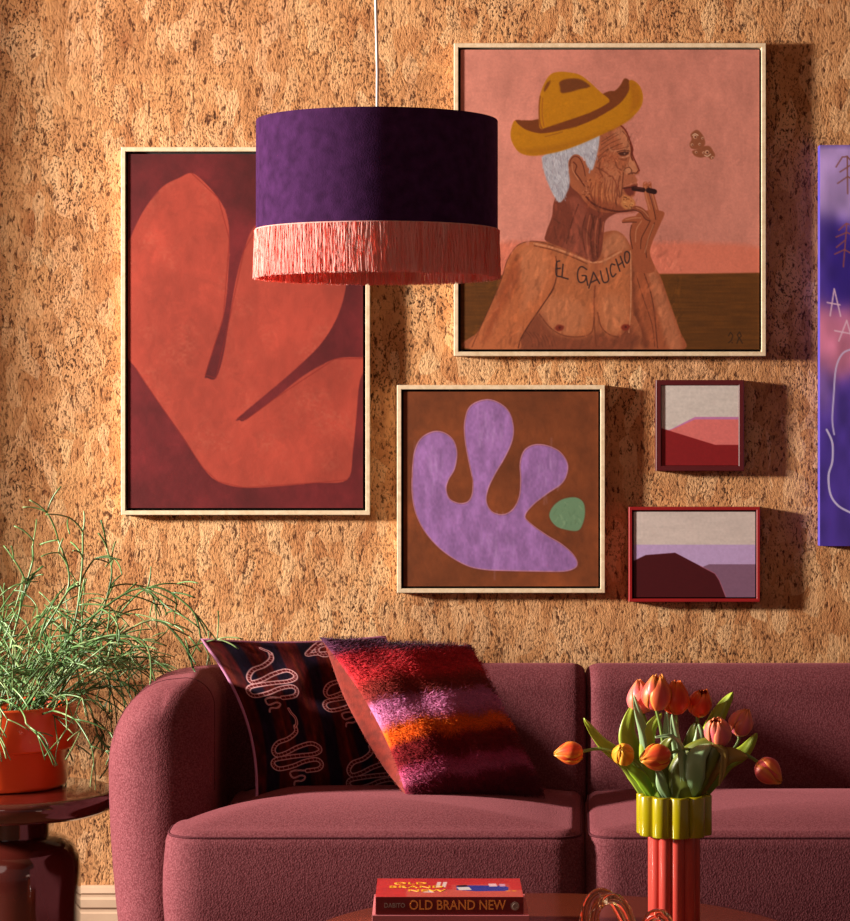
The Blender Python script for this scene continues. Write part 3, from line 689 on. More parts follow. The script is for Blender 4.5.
def back_sweep(path, htop, parent, name, hs, end0, end1, mat):
    """upholstered wall swept along a plan path; hs = half thickness per station; inner side = left of travel"""
    n = len(path); L = [0]
    for i in range(1, n): L.append(L[-1]+(path[i]-path[i-1]).length)
    tot = L[-1]; rings = []; z0 = .10
    for i in range(n):
        t = (path[min(i+1, n-1)]-path[max(i-1, 0)]).normalized(); nrm = Vector((-t.y, t.x))
        h = hs[i]; top = htop[i]; cut = 0
        for s, r in ((L[i], end0), (tot-L[i], end1)):
            if s < r: cut = max(cut, r-math.sqrt(max(0, r*r-(r-s)**2)))
        H = h-cut*.98; T = top-cut*.75; ri = min(.068, H*.7); ro = min(.165, H*1.28); rz = ro*1.3; prof = []
        zi = z0+cut*.3
        prof.append((-H*.74, zi)); 
        for k in range(1, 7): prof.append((-H*(.74+.26*math.sin(PI/2*k/6)), zi+(T-rz-zi)*k/6))
        for k in range(1, 12): a = PI/2*k/11; prof.append((-H+ro*(1-math.cos(a)), T-rz+rz*.99*math.sin(a)))
        for k in range(0, 10): a = PI/2*k/9; prof.append((H-ri+ri*math.sin(a), T-ri+ri*math.cos(a)))
        for k in range(1, 7): prof.append((H, T-ri-(T-ri-zi)*k/6))
        rings.append([(path[i].x+nrm.x*u, path[i].y+nrm.y*u, z) for u, z in prof])
    mb = MB(); mb.rings(rings); o = part(name, mb, mat, parent); return o, rings, L
def dense(a, b, n): return [Vector(a).lerp(Vector(b), k/n) for k in range(n)]
XB = .407
def left_path(x_in, flip):
    p = []
    p += [Vector((x_in-s, -.215)) for s in (0, .004, .01, .02, .035, .06)]
    p += dense((x_in-.09, -.215), (-.42, -.215), 14)
    p += [Vector((-.42-.21*math.sin(a), -.425+.21*math.cos(a))) for a in [PI/2*k/12 for k in range(13)]]
    end = -.775
    p += dense((-.63, -.46), (-.627, end+.13), 5)
    p += [Vector((-.627, end+s)) for s in (.13, .10, .075, .055, .038, .024, .013, .005, .001)]
    if flip: p = [Vector((2*XB-q.x, q.y)) for q in p][::-1]
    return p
def hts(p, xs): return [.765 for q in p]
def half(p): return [.112 if q.y > -.3 else .125 for q in p]
pl = left_path(XB-.0005, False)
ob, rg, L = back_sweep(pl, hts(pl, 0), sofa, 'backrest', half(pl), .035, .12, M['sofa'])
pr = left_path(XB-.0005, True)
back_sweep(pr, hts(pr, 0), sofa, 'backrest', half(pr), .12, .035, M['sofa'])
# piping line where the arm front panel meets the inner side
idx = max(i for i in range(len(pl)) if L[-1]-L[i] > .115)
loop = [Vector(q) for q in rg[idx]][8:-4]
mb = MB().tube(loop, .0018, 6); part('piping', mb, M['sofa_seam'], ob)
xm = .36
lc = [(-.485,-.32,.03), (-.485,-.765,.05), (-.592,-.80,.05), (-.592,-1.005,.22), (.3585,-1.005,.08), (.400,-.32,.03)]
rc = [(.4005,-.32,.03), (.3595,-1.005,.08), (1.405,-1.005,.22), (1.405,-.80,.05), (1.298,-.765,.05), (1.298,-.32,.03)]
for cc, crn_ in ((lc, .044), (rc, .032)):
    o, c = cushion('seat_cushion', cc, .20, .456, .040, crn_, sofa, M['sofa'], bulge=.006)
    ins = contour_inset(c, .008)
    mb = MB().tube([(p.x, p.y, .4405) for p in ins], .0030, 6, closed=True); part('piping', mb, M['sofa_seam'], o)
bc = [(-.58,-.2,.1), (-.58,-.93,.2), (1.39,-.93,.2), (1.39,-.2,.1)]
c = round_poly(bc); mb = MB(); mb.rings([[(p.x, p.y, .09) for p in c], [(p.x, p.y, .205) for p in c]]); part('base', mb, M['sofa'], sofa, auto=40)
for x, y in ((-.5,-.85), (1.30,-.85), (-.5,-.3), (1.30,-.3)):
    mb = MB().lathe([(.018, 0), (.025, .1)], (x, y), 16); part('leg', mb, M['legwood'], sofa, auto=40)

# ------------------------------------------------------------------ cushions
def pillow(name, cs, T, label, matf, matb, colf, group, pinch=.05, nu=72, sag=0.0, seed=0, pl_=None, belly=0.0):
    pl_ = pinch if pl_ is None else pl_
    TL, TR, BR, BL = [Vector(c) for c in cs]
    ctr = (TL+TR+BR+BL)/4; n = ((BL-TL).cross(TR-TL)).normalized()
    if n.y > 0: n = -n
    root = thing(name, (ctr.x, ctr.y, min(c.z for c in (TL,TR,BR,BL))), label, 'cushion', group)
    def surf(u, v, side):
        a, b = 2*u-1, 2*v-1
        aa = a*(1-(pl_ if a < 0 else pinch)*(1-b*b)); bb = b*(1-pinch*(1-a*a)); uu, vv = (aa+1)/2, (bb+1)/2
        p = TL*(1-uu)*(1-vv)+TR*uu*(1-vv)+BR*uu*vv+BL*(1-uu)*vv
        e = max(0, (1-abs(a)**2.4))*max(0, (1-abs(b)**2.4))
        h = T*e**.52
        w = math.sin(a*7+b*3+seed)*math.sin(b*5-a*2+seed)*.010*e + math.sin(9*b+4*a+seed*2)*.004*e
        h += w+sag*e*b
        q = p+n*h*side
        if belly and side < 0:
            k = min(1, max(0, (1+a)/.16)); q = q-(TR-TL).normalized()*belly*(1-b*b)**.8*math.sin(PI/2*k)*(1 if a < 0 else (1-a))
        return q
    return root, surf, n
def grid_colors(fn, nu, nv): return np.array([fn(i/nu, j/nv) for j in range(nv+1) for i in range(nu+1)])

# striped mohair cushion
cs = [P(319,637,-.58), P(471,645,-.44), P(545,796,-.56), P(407,800,-.71)]
root, surf, nn = pillow('throw_cushion', cs, .072, 'striped shaggy mohair cushion in red, lilac and orange with a coral back', None, None, None, 'throw cushions on the sofa', pinch=.03, sag=.010, seed=1.3, pl_=.17, belly=.055)
stripes = [(0,(74,44,66)), (.085,(92,44,70)), (.13,(170,36,48)), (.27,(196,46,52)), (.335,(132,42,36)), (.40,(120,40,40)), (.435,(186,104,150)), (.52,(196,114,158)), (.565,(180,88,120)), (.60,(222,98,22)), (.665,(212,84,20)), (.70,(120,26,30)), (.80,(104,20,28)), (.835,(170,64,100)), (.90,(176,84,120)), (.935,(110,30,50)), (1.0,(84,24,36))]
sp = [s for s, _ in stripes]; sc_ = np.array([c for _, c in stripes], float)
def stripe_col(u, v):
    v2 = min(1, v+.09*(u-.15)+.010*math.sin(u*9)+.008*math.sin(u*23+1))
    c = np.array([np.interp(v2, sp, sc_[:, k]) for k in range(3)]); k = np.clip((u-.45)*1.6, 0, 1)
    return lin(c)
nu = 90
mb = MB().grid(lambda u, v: surf(u, v, 1), nu, nu)
part('cover', mb, M['stripe_wool'], root, colors=grid_colors(stripe_col, nu, nu))
M['coral_cloth'] = simple('coral_felt', (126,38,26), .95, 1.0, 350, .9, .3, 60, Sheen_Weight=.1)
mb = MB().grid(lambda u, v: surf(1-u, v, -1), 60, 60); part('back_cover', mb, M['coral_cloth'], root)
R_ = random.Random(5); vv = []; ff = []; cc_ = []
def fuzz(count, side, ulo, uhi, ln, colfn):
    for k in range(count):
        u = R_.uniform(ulo, uhi); v = R_.uniform(.0, 1.0); e = .01
        p = surf(u, v, side); du = (surf(min(u+e,1), v, side)-surf(max(u-e,0), v, side)); dv = (surf(u, min(v+e,1), side)-surf(u, max(v-e,0), side))
        n = dv.cross(du); 
        if n.length < 1e-9: continue
        n.normalize(); n = n if n.dot(nn)*side > 0 else -n
        t = (du.normalized()*R_.uniform(-1, 1)+dv.normalized()*R_.uniform(-.5, 1.1)); 
        if t.length < .1: continue
        t.normalize(); l = ln*R_.uniform(.5, 1.25)
        w = t.cross(n).normalized()*.00065
        m_ = p+t*l*.55+n*l*.42; tip = p+t*l+n*l*R_.uniform(.1, .5)
        b = len(vv); vv.extend([p-w, p+w, m_+w*.8, m_-w*.8, tip]); ff.extend([(b, b+1, b+2, b+3), (b+3, b+2, b+4)])
        c = colfn(u, v)*R_.uniform(.75, 1.35); cc_.extend([c]*5)
fuzz(15000, 1, .005, .995, .017, stripe_col)
mb = MB(); mb.v = [tuple(p) for p in vv]; mb.f = ff; mb.m = [0]*len(ff)
M['fuzz'] = attr_mat('mohair_fibre', .9, .95, (), .1, .12)
tag(part('mohair_pile', mb, M['fuzz'], root, smooth=False, colors=np.clip(np.array(cc_), 0, 1)), kind='stuff')
vv = []; ff = []; cc_ = []
fuzz(2600, -1, 0, .5, .006, lambda u, v: lin((132,42,30)))
mb = MB(); mb.v = [tuple(p) for p in vv]; mb.f = ff; mb.m = [0]*len(ff)
tag(part('felt_nap', mb, M['fuzz'], root, smooth=False, colors=np.clip(np.array(cc_), 0, 1)), kind='stuff')

# snake cushion
cs2 = [(-.545,-.475,.842), (-.100,-.330,.836), (-.015,-.44,.470), (-.405,-.585,.458)]
root, surf2, n2 = pillow('throw_cushion', cs2, .055, 'dark maroon velvet cushion embroidered with pale coiled snakes, lilac piping', None, None, None, 'throw cushions on the sofa', pinch=.06, seed=.4, pl_=.20)
def proj(p): d = D+p[1]; return (CX+p[0]*F/d, HY+(CZ-p[2])*F/d)
# picture plane of the embroidery: u,v grid with an artwork drawn in cushion millimetres
N = 230
r = Ras(0, 0, 460, 460, .62, (66,16,18)); yy = r.ys[:, None]+0*r.xs[None]; xx = r.xs[None]+0*r.ys[:, None]
ph = (xx+0.04*yy)/92.0; bandm_ = ((ph+.36) % 1.0)
m = 1/(1+np.exp(-(np.abs(bandm_-.5)-.30)*70)); r.img[:] = r.img*(1-m[..., None])+np.array([26,15,32])*m[..., None]
m = (np.exp(-((bandm_-.5)/.06)**2))*.5; r.img[:] = r.img*(1-m[..., None])+np.array([104,38,18])*m[..., None]
r.mottle(.5, 30, 8, 81)
def uvof(px, py):
    # invert the front face of the cushion for a photo pixel
    u, v = .5, .5
    for it in range(30):
        q = proj(surf2(u, v, 1)); e = (px-q[0], py-q[1])
        if abs(e[0])+abs(e[1]) < .05: break
        d = .004; qu = proj(surf2(u+d, v, 1)); qv = proj(surf2(u, v+d, 1))
        a, b, c, f = (qu[0]-q[0])/d, (qv[0]-q[0])/d, (qu[1]-q[1])/d, (qv[1]-q[1])/d; det = a*f-b*c
        if abs(det) < 1e-3: break
        u += max(-.1, min(.1, (e[0]*f-e[1]*b)/det)); v += max(-.1, min(.1, (a*e[1]-c*e[0])/det)); u = max(-.4, min(1.4, u)); v = max(-.4, min(1.4, v))
    return (u*460, v*460)
Q = zoomT(200, 630, 4.25)
body = [(300,100),(302,125),(270,152),(225,170),(207,200),(222,222),(262,212),(310,188),(365,172),(400,186),(404,205),(375,218),(320,224),(262,232),(214,242),(206,262),(232,280),(290,268),(340,248),(390,240),(412,258),(400,280),(350,288)]
tail = [(350,288),(300,287),(278,297),(292,318),(325,308),(342,315),(330,330),(300,333),(296,348)]
head = [(258,78),(272,84),(292,92),(300,100)]
def snake(dx, dy, hd=None, only=None):
    T = lambda x, y: uvof(*Q(x+dx, y+dy))
    pk = (232,176,178)
    for pts, w in ((tail, 3.4), (body, 11.5), (hd or head, 7)):
        if only and pts is not body and pts is not tail: continue
        base = [T(*q) for q in pts]
        r.line(base, pk, w+1, soft=.9); r.line(base, (84,16,18), max(w-4.0, .5), soft=.9)
        if pts is body:
            s = spline(base, False, 6)
            for i in range(2, len(s)-2, 2):
                t = s[i+1]-s[i-1]; l = np.hypot(*t)+1e-6; nrm = np.array([-t[1], t[0]])/l
                r.line([s[i]-nrm*w*.36, s[i]+nrm*w*.36+t/l*1.5], pk, 1.5, smooth=False, a=.75, soft=.8)
snake(0, 0)
snake(105, 310, hd=[(272,25),(282,42),(300,62),(306,85),(300,100)])
snake(325, 62, only=1); snake(292, -172, only=1); snake(425, 395, only=1); 
nu = r.W-1
Z = lin(r.img)
mb = MB().grid(lambda u, v: surf2(u, v, 1), nu, nu)
part('cover', mb, M['snake_velvet'], root, colors=Z.reshape(-1, 3))
M['snake_velvet'].node_tree.nodes['Principled BSDF'].inputs['Sheen Weight'].default_value = 0; M['snake_velvet'].node_tree.nodes['Principled BSDF'].inputs['Specular IOR Level'].default_value = .08
M['snake_back'] = simple('maroon_velvet', (70,18,22), .85, 1.0, 300, .4, .2, 14)
mb = MB().grid(lambda u, v: surf2(1-u, v, -1), 50, 50); part('back_cover', mb, M['snake_back'], root)
edge = [surf2(i/30, 0, 0) for i in range(30)]+[surf2(1, i/30, 0) for i in range(30)]+[surf2(1-i/30, 1, 0) for i in range(30)]+[surf2(0, 1-i/30, 0) for i in range(30)]
mb = MB().tube(edge, .0048, 8, closed=True); part('piping', mb, M['piping'], root)

# ------------------------------------------------------------------ pendant lamp
ly = -1.30; lc_ = P(377, 121, ly); lx = lc_.x; zt = lc_.z; zb = P(377, 231, ly).z; zf = P(377, 277, ly).z; Rr = .2575
lamp = thing('pendant_lamp', (lx, ly, zf), 'purple velvet drum pendant lamp with salmon fringe hanging in front of the pictures', 'lamp')
mb = MB(); n = 128
def ring_at(r_, z): return [(lx+r_*math.cos(2*PI*k/n), ly+r_*math.sin(2*PI*k/n), z) for k in range(n)]
mb.rings([ring_at(Rr-.003, zb), ring_at(Rr, zb+.002), ring_at(Rr, zt-.002), ring_at(Rr-.001, zt), ring_at(Rr-.003, zt)], False, False)
shade = part('shade', mb, M['velvet'], lamp, auto=50)
mb = MB().rings([ring_at(Rr-.0035, zt), ring_at(Rr-.0035, zb)], False, False); part('lining', mb, M['lining'], lamp)
mb = MB().tube([(lx+(Rr+.001)*math.cos(2*PI*k/96), ly+(Rr+.001)*math.sin(2*PI*k/96), zb+.001) for k in range(96)], .0016, 6, closed=True)
part('trim', mb, M['fringe'], shade)
mb = MB(); RF = random.Random(3)
for k in range(5200):
    a = 2*PI*(k+RF.uniform(-.5, .5))/5200; rr0 = Rr+RF.uniform(-.002, .003); w = .00068
    flare = RF.uniform(-.001, .004); L_ = (zb-zf)*RF.uniform(.99, 1.05); ph = RF.uniform(0, 6); pts = []
    tw = RF.uniform(-.006, .006)
    for j in range(6):
        s = j/5; rad = rr0+flare*s+.0015*math.sin(s*7+ph); aa = a+tw*s/Rr+.0016*math.sin(s*6+ph)/Rr
        pts.append((lx+rad*math.cos(aa), ly+rad*math.sin(aa), zb-L_*s))
    t = Vector((-math.sin(a), math.cos(a), 0))*w*RF.uniform(.6, 1.2)+Vector((math.cos(a), math.sin(a), 0))*w*RF.uniform(-.8, .8); b = len(mb.v)
    for p in pts: mb.v += [tuple(Vector(p)-t), tuple(Vector(p)+t)]
    for j in range(5): mb.f.append((b+2*j, b+2*j+1, b+2*j+3, b+2*j+2)); mb.m.append(0)
tag(part('fringe', mb, M['fringe'], lamp, smooth=False), kind='stuff')
mb = MB().tube([(lx-.003, ly, ZT-.02), (lx-.003, ly, 2.3), (lx+.001, ly, 2.12), (lx, ly, zt-.04)], .0032, 8); part('cord', mb, M['cord'], lamp)
mb = MB().lathe([(.0, ZT-.035), (.02, ZT-.035), (.05, ZT-.01), (.05, ZT)], (lx, ly), 32); part('ceiling_rose', mb, M['cord'], lamp, auto=40)
mb = MB()
for a in (0, 2*PI/3, 4*PI/3): mb.tube([(lx, ly, zt-.03), (lx+(Rr-.004)*math.cos(a), ly+(Rr-.004)*math.sin(a), zt-.006)], .002, 6)
part('spider_ring', mb, M['metal'], lamp)
mb = MB().lathe([(.0, zt-.09), (.018, zt-.09), (.018, zt-.03), (.0, zt-.03)], (lx, ly), 20); part('bulb_holder', mb, M['metal'], lamp, auto=40)

# ------------------------------------------------------------------ side table, pot and plant
ty = -.40; tx = P(9, 789, ty).x; tz = P(5, 789, ty).z
t = thing('side_table', (tx, ty, 0), 'round glossy oxblood side table left of the sofa under the potted plant', 'table')
mb = MB().lathe([(.0, tz-.056), (.20, tz-.056), (.245, tz-.053), (.258, tz-.044), (.265, tz-.028), (.266, tz-.016), (.262, tz-.005), (.255, tz-.001), (.245, tz), (0, tz)], (tx, ty), 96); part('table_top', mb, M['tablelacquer'], t)
zp = P(0, 840, ty).z
mb = MB().lathe([(.0, zp+.014), (.105, zp+.014), (.135, zp+.008), (.158, zp-.008), (.172, zp-.035), (.177, zp-.07), (.177, .10), (.17, .05), (.15, .02), (.13, 0), (0, 0)], (tx, ty), 96); part('pedestal', mb, M['tablelacquer'], t)
mb = MB().lathe([(.0, tz-.057), (.10, tz-.057), (.10, zp+.012), (.0, zp+.012)], (tx, ty), 48); part('neck', mb, M['tablelacquer'], t, auto=40)
py_ = -.345; px_ = P(1, 700, py_).x; z0 = tz+.001; zl = P(0, 703, py_).z; zm = P(0, 746, py_).z
pot = thing('potted_plant', (px_, py_, tz), 'pencil-stemmed green plant in a red-orange glazed pot on the side table', 'potted plant')
mb = MB().lathe([(.0, z0), (.152, z0), (.160, z0+.004), (.164, z0+.012), (.167, zm-.004), (.172, zm), (.186, zm+.001), (.189, zm+.006), (.189, zl-.006), (.186, zl), (.178, zl), (.174, zl-.006), (.172, zl-.05), (.0, zl-.05)], (px_, py_), 96)
part('pot', mb, M['potglaze'], pot)
mb = MB().lathe([(.0, zl-.03), (.171, zl-.035), (.171, zl-.049), (0, zl-.049)], (px_, py_), 48); part('soil', mb, M['soil'], pot)
RP = random.Random(21)
def grow(mb, p, d, r_, lvl, maxl):
    seg = RP.uniform(.045, .12)*(1-.08*lvl) if lvl else RP.uniform(.09, .19)
    n = 5; pts = [p.copy()]; rad = [r_]; c = Vector((RP.gauss(0, 1), RP.gauss(0, 1), RP.gauss(0, .5)))*.055; q = p.copy(); dd = d.copy()
    for i in range(n):
        dd = (dd+c+Vector((0, 0, -.028-.022*lvl))).normalized(); q = q+dd*seg/n
        if q.y > -.03: q.y = -.03; dd.y = -abs(dd.y)*.3
        pts.append(q.copy()); rad.append(r_*(1-.05*(i+1)/n))
    mb.tube(pts, rad, 6)
    if lvl >= maxl or (lvl > 1 and RP.random() < .12):
        return
    for k in range(2 if RP.random() < .75 else 3):
        nd = (dd+Vector((RP.gauss(0, 1), RP.gauss(0, 1), RP.gauss(0, .8)))*.55).normalized()
        grow(mb, q, nd, r_*.88, lvl+1, maxl)
nst = 54
for k in range(nst):
    a = RP.uniform(0, 2*PI); rr0 = .13*math.sqrt(RP.random()); p = Vector((px_+rr0*math.cos(a), py_+rr0*math.sin(a), zl-.038))
    el = RP.uniform(.35, 1.45); a2 = a+RP.gauss(0, .5)
    if k < 8: a2 = RP.uniform(-.9, .5); el = RP.uniform(.6, 1.1)
    d = Vector((math.cos(a2)*math.cos(el), math.sin(a2)*math.cos(el)*.8, math.sin(el)))
    mb = MB(); grow(mb, p, d, .0026, 0, 4 if k % 3 == 0 else 3); part('stem', mb, M['stem'], pot)
# a few long shoots as in the photo
for px0, tips in ((8, [(40,640),(70,585),(60,540)]), (30, [(70,640),(82,575),(80,532)]), (35, [(90,640),(112,580),(104,548)]), (40, [(95,640),(150,588),(190,608),(203,638)]), (40, [(90,660),(150,620),(185,645),(193,668)]), (38, [(100,640),(160,665),(188,690)]),
                  (42, [(80,700),(98,740),(112,748)]), (20, [(50,700),(60,740),(42,745)]), (0, [(10,650),(20,600),(32,560)]), (30, [(70,640),(130,590),(160,600)]), (26, [(70,650),(140,640),(146,700),(130,730)])):
    yq = RP.uniform(-.55, -.30); pts = [Vector((px_+(px0-0)/400*.6, py_+RP.uniform(-.05, .05), zl-.038))]+[P(x+RP.uniform(-3, 3), y_, yq) for x, y_ in tips]
    xy = spline([tuple(q) for q in pts], False, 6); mb = MB(); mb.tube([Vector(q) for q in xy], .0026, 6)
    for fidx in (.35, .5, .65, .8, 1.0):
        i = int(fidx*(len(xy)-1)); q = Vector(xy[i]); d = (Vector(xy[i])-Vector(xy[max(0, i-2)])).normalized()
        for kk in range(2): grow(mb, q, (d+Vector((RP.gauss(0, .5), RP.gauss(0, .5), RP.gauss(0, .5)))).normalized(), .0022, 3, 4 if kk else 3)
    part('stem', mb, M['stem'], pot)

# ------------------------------------------------------------------ coffee table
cz_ = .36; cx_, cy_ = .26, -1.73; RC = .505
t = thing('coffee_table', (cx_, cy_, 0), 'low round glossy brown coffee table in front of the sofa', 'table')
mb = MB().lathe([(.0, cz_-.035), (RC-.03, cz_-.035), (RC-.008, cz_-.030), (RC, cz_-.02), (RC, cz_-.008), (RC-.005, cz_-.001), (RC-.012, cz_), (0, cz_)], (cx_, cy_), 128); part('table_top', mb, M['coffee'], t)
mb = MB().lathe([(.0, .0), (.22, 0), (.24, .02), (.23, .10), (.2, cz_-.036), (0, cz_-.036)], (cx_, cy_), 64); part('pedestal', mb, M['coffee'], t)

# ------------------------------------------------------------------ books
def text_mesh(s, size, depth=.0003):
    cu = bpy.data.curves.new('t', 'FONT'); cu.body = s; cu.size = size; cu.extrude = depth; cu.resolution_u = 3; cu.offset = size*.012
    o = bpy.data.objects.new('t', cu); COL.objects.link(o); dg = bpy.context.evaluated_depsgraph_get(); dg.update()
    me = o.evaluated_get(dg).to_mesh(); v = [tuple(q.co) for q in me.vertices]; f = [tuple(p.vertices) for p in me.polygons]
    o.evaluated_get(dg).to_mesh_clear(); bpy.data.objects.remove(o); bpy.data.curves.remove(cu)
    return v, f
def spine_of(root): return [c for c in root.children if c.name.startswith('spine')][0]
def book(x0, x1, y0, y1, z0, z1, rot, label, mcover, mpages, mspine, colors=None, group=None, name='book'):
    cx, cy = (x0+x1)/2, (y0+y1)/2; root = thing(name, (cx, cy, z0), label, 'book', group); root.rotation_euler = (0, 0, rot)
    c = .0028
    mb = MB().box(x0+.002, x1-.004, y0+c, y1-.004, z0+c, z1-c); part('pages', mb, mpages, root, smooth=False)
    mb = MB().box(x0, x1, y0+c, y1, z0, z0+c).box(x0, x1, y0+c, y1, z1-c, z1-.0001)
    part('cover', mb, mcover, root, smooth=False)
    mb = MB().box(x0, x1, y0, y0+c, z0, z1); part('spine', mb, mspine, root, smooth=False, bevel=.0008)
    return root
yb = -1.735
a = P(372, 915, yb); b = P(526, 914, yb)
zb1 = cz_; zb2 = a.z-.001
low = book(a.x, b.x+.006, yb, yb+.23, zb1+.0005, zb2, 0, 'thick dusty pink book lying at the bottom of the stack on the coffee table', M['pinkcloth'], M['page'], M['pinkboard'], group='books stacked on the coffee table')
a = P(375.5, 897, yb+.006); b = P(523.5, 897, yb+.006); zt2 = zb2+.035
top = book(a.x, b.x, yb+.006, yb+.212, zb2+.0005, zt2, 0, 'red hardback with orange spine lettering, top of the stack on the coffee table', M['cover'] if 0 else M['spine'], M['page'], M['spine'], group='books stacked on the coffee table')
bw = b.x-a.x
r = Ras(0, 0, 290, 206, .9, (196,44,44)); r.mottle(.08, 20, 20, 91)
r.poly([(60,120),(290,130),(290,206),(60,206)], (206,120,96), smooth=False, soft=4, a=.55)
r.poly([(150,70),(265,60),(270,140),(150,150)], (206,92,80), smooth=False, soft=3, a=.6)
r.poly([(160,86),(180,78),(255,82),(264,100),(262,140),(200,144),(160,130)], (34,54,150), smooth=False, soft=1)
r.poly([(160,100),(185,96),(190,128),(165,132)], (220,214,214), smooth=False, soft=1); r.poly([(224,60),(240,58),(242,90),(226,92)], (236,196,206), smooth=False, soft=1); r.poly([(246,62),(258,62),(258,90),(247,92)], (214,160,190), smooth=False, soft=1)
r.poly([(160,78),(180,72),(184,90),(166,98)], (30,20,26), smooth=False, soft=1); r.poly([(92,156),(104,132),(116,158)], (226,214,216), smooth=False, soft=1)
for cx2 in (122, 134): r.poly([(cx2,40),(cx2+8,40),(cx2+4,100),(cx2-4,100)], (228,206,200), smooth=False, soft=1)
for cx2 in (262, 274): r.dot(cx2, 140, 5, (236,150,40))
crn = top.name
og = origin(top)
# cover artwork panel sits on the cover board
mb = MB(); W_, H_ = r.W, r.H
mb.grid(lambda u, v: (a.x+bw*u, yb+.212-.206*v, zt2+.0003), W_-1, H_-1)
art = part('cover_artwork', mb, M['cover'], top, smooth=False, colors=lin(r.img).reshape(-1, 3))
mb = MB()
M['yellow_ink'] = simple('yellow_ink', (244,178,30), .5)
for s, ux, uy, sz in (('OLD', 34, 58, 22), ('BRAND', 24, 98, 22), ('NEW', 62, 138, 22)):
    v, f = text_mesh(s, sz/1000*1.5); mb.add([(a.x+(ux/290)*bw+x, yb+.212-.206*(uy+10)/206+y, zt2+.0006+z) for x, y, z in v], f)
part('title_lettering', mb, M['yellow_ink'], art, smooth=False)
v, f = text_mesh('OLD BRAND NEW', .0265); w = max(p[0] for p in v); tgt = (506-409)/(D+yb+.006)**-1/F
s0 = P(409, 909.5, yb+.006); kx = ((P(506,909,yb+.006).x-s0.x))/w
mb = MB().add([(s0.x+x*kx, yb+.0056-z, s0.z+y*1.0+.0) for x, y, z in v], f); part('spine_lettering', mb, M['orange_ink'], spine_of(top), smooth=False)
v, f = text_mesh('DABITO', .0125); w = max(p[0] for p in v); s0 = P(384, 907.5, yb+.006); kx = (P(405,907,yb+.006).x-s0.x)/w
mb = MB().add([(s0.x+x*kx, yb+.0056-z, s0.z+y) for x, y, z in v], f); part('author_lettering', mb, M['grey_ink'], spine_of(top), smooth=False)
cg = P(515, 906, yb+.006); mb = MB(); mb.rings([[(cg.x+.0085*math.cos(k*PI/12), y2, cg.z+.0085*math.sin(k*PI/12)) for k in range(24)] for y2 in (yb+.0066, yb+.0052)])
mb.tube([(cg.x+.0045*math.cos(k*PI/8), yb+.0050, cg.z+.0045*math.sin(k*PI/8)) for k in range(16)], .0006, 5, closed=True)
part('publisher_mark', mb, M['grey_ink'], spine_of(top), smooth=False)

# ------------------------------------------------------------------ glass knot
kp = [(584,951,-1.97),(584,925,-1.95),(589,903,-1.93),(600,893,-1.92),(613,900,-1.94),(624,920,-1.98),(636,942,-2.02),(655,947,-2.01),(668,931,-1.97),(664,916,-1.93),(652,916,-1.90),(640,932,-1.88),
      (622,944,-1.87),(605,938,-1.88),(594,920,-1.90),(600,903,-1.95),(616,899,-1.99),(628,915,-2.03),(630,938,-2.06),(612,953,-2.05),(594,956,-2.02)]
pts = [Vector(q) for q in spline([tuple(P(*q)) for q in kp], True, 10)]
g = MB().tube(pts, .0105, 18, closed=True); tag(part('glass_knot', g, M['glass'], None), 'clear amber glass knot ornament on the coffee table beside the vase', 'ornament')

# ------------------------------------------------------------------ vase and tulips
vx, vy = P(674, 800, -1.74).x, -1.74
zc1 = P(674, 793.5, vy).z; zc0 = P(674, 834, vy).z
vase = thing('vase', (vx, vy, cz_), 'tall fluted coral vase with a wide chartreuse scalloped collar on the coffee table', 'vase')
def flute(Rc, rc, N, ph, th, s=1.0):
    f = (th-ph) % (2*PI/N); f = min(f, 2*PI/N-f) if False else (f-PI/N); f = abs(f); f = PI/N-f if False else f
    ang = f; return s*(Rc*math.cos(ang)+math.sqrt(max(1e-9, rc*rc-(Rc*math.sin(ang))**2)))
def fring(Rc, rc, z, off=0, N=10, ph=.1, n=200): return [(vx+(flute(Rc, rc, N, ph, 2*PI*k/n)+off)*math.cos(2*PI*k/n), vy+(flute(Rc, rc, N, ph, 2*PI*k/n)+off)*math.sin(2*PI*k/n), z) for k in range(n)]
A1 = (.0378, .0135); A2 = (.0555, .0187)
mb = MB(); mb.rings([fring(*A1, cz_+.001, -.004), fring(*A1, cz_+.004), fring(*A1, zc0+.01)], True, False); part('body', mb, M['coral'], vase, auto=60)
def circ(r_, z, n=200): return [(vx+r_*math.cos(2*PI*k/n), vy+r_*math.sin(2*PI*k/n), z) for k in range(n)]
mb = MB(); mb.rings([circ(.030, zc0+.002), fring(*A2, zc0, -.005), fring(*A2, zc0+.001, -.001), fring(*A2, zc0+.003), fring(*A2, zc1-.003), fring(*A2, zc1-.001, -.001), fring(*A2, zc1, -.004), fring(*A2, zc1, -.010), circ(.047, zc1-.004), circ(.045, zc0+.006), circ(.001, zc0+.006)], False, False)
part('collar', mb, M['collar'], vase, auto=50)

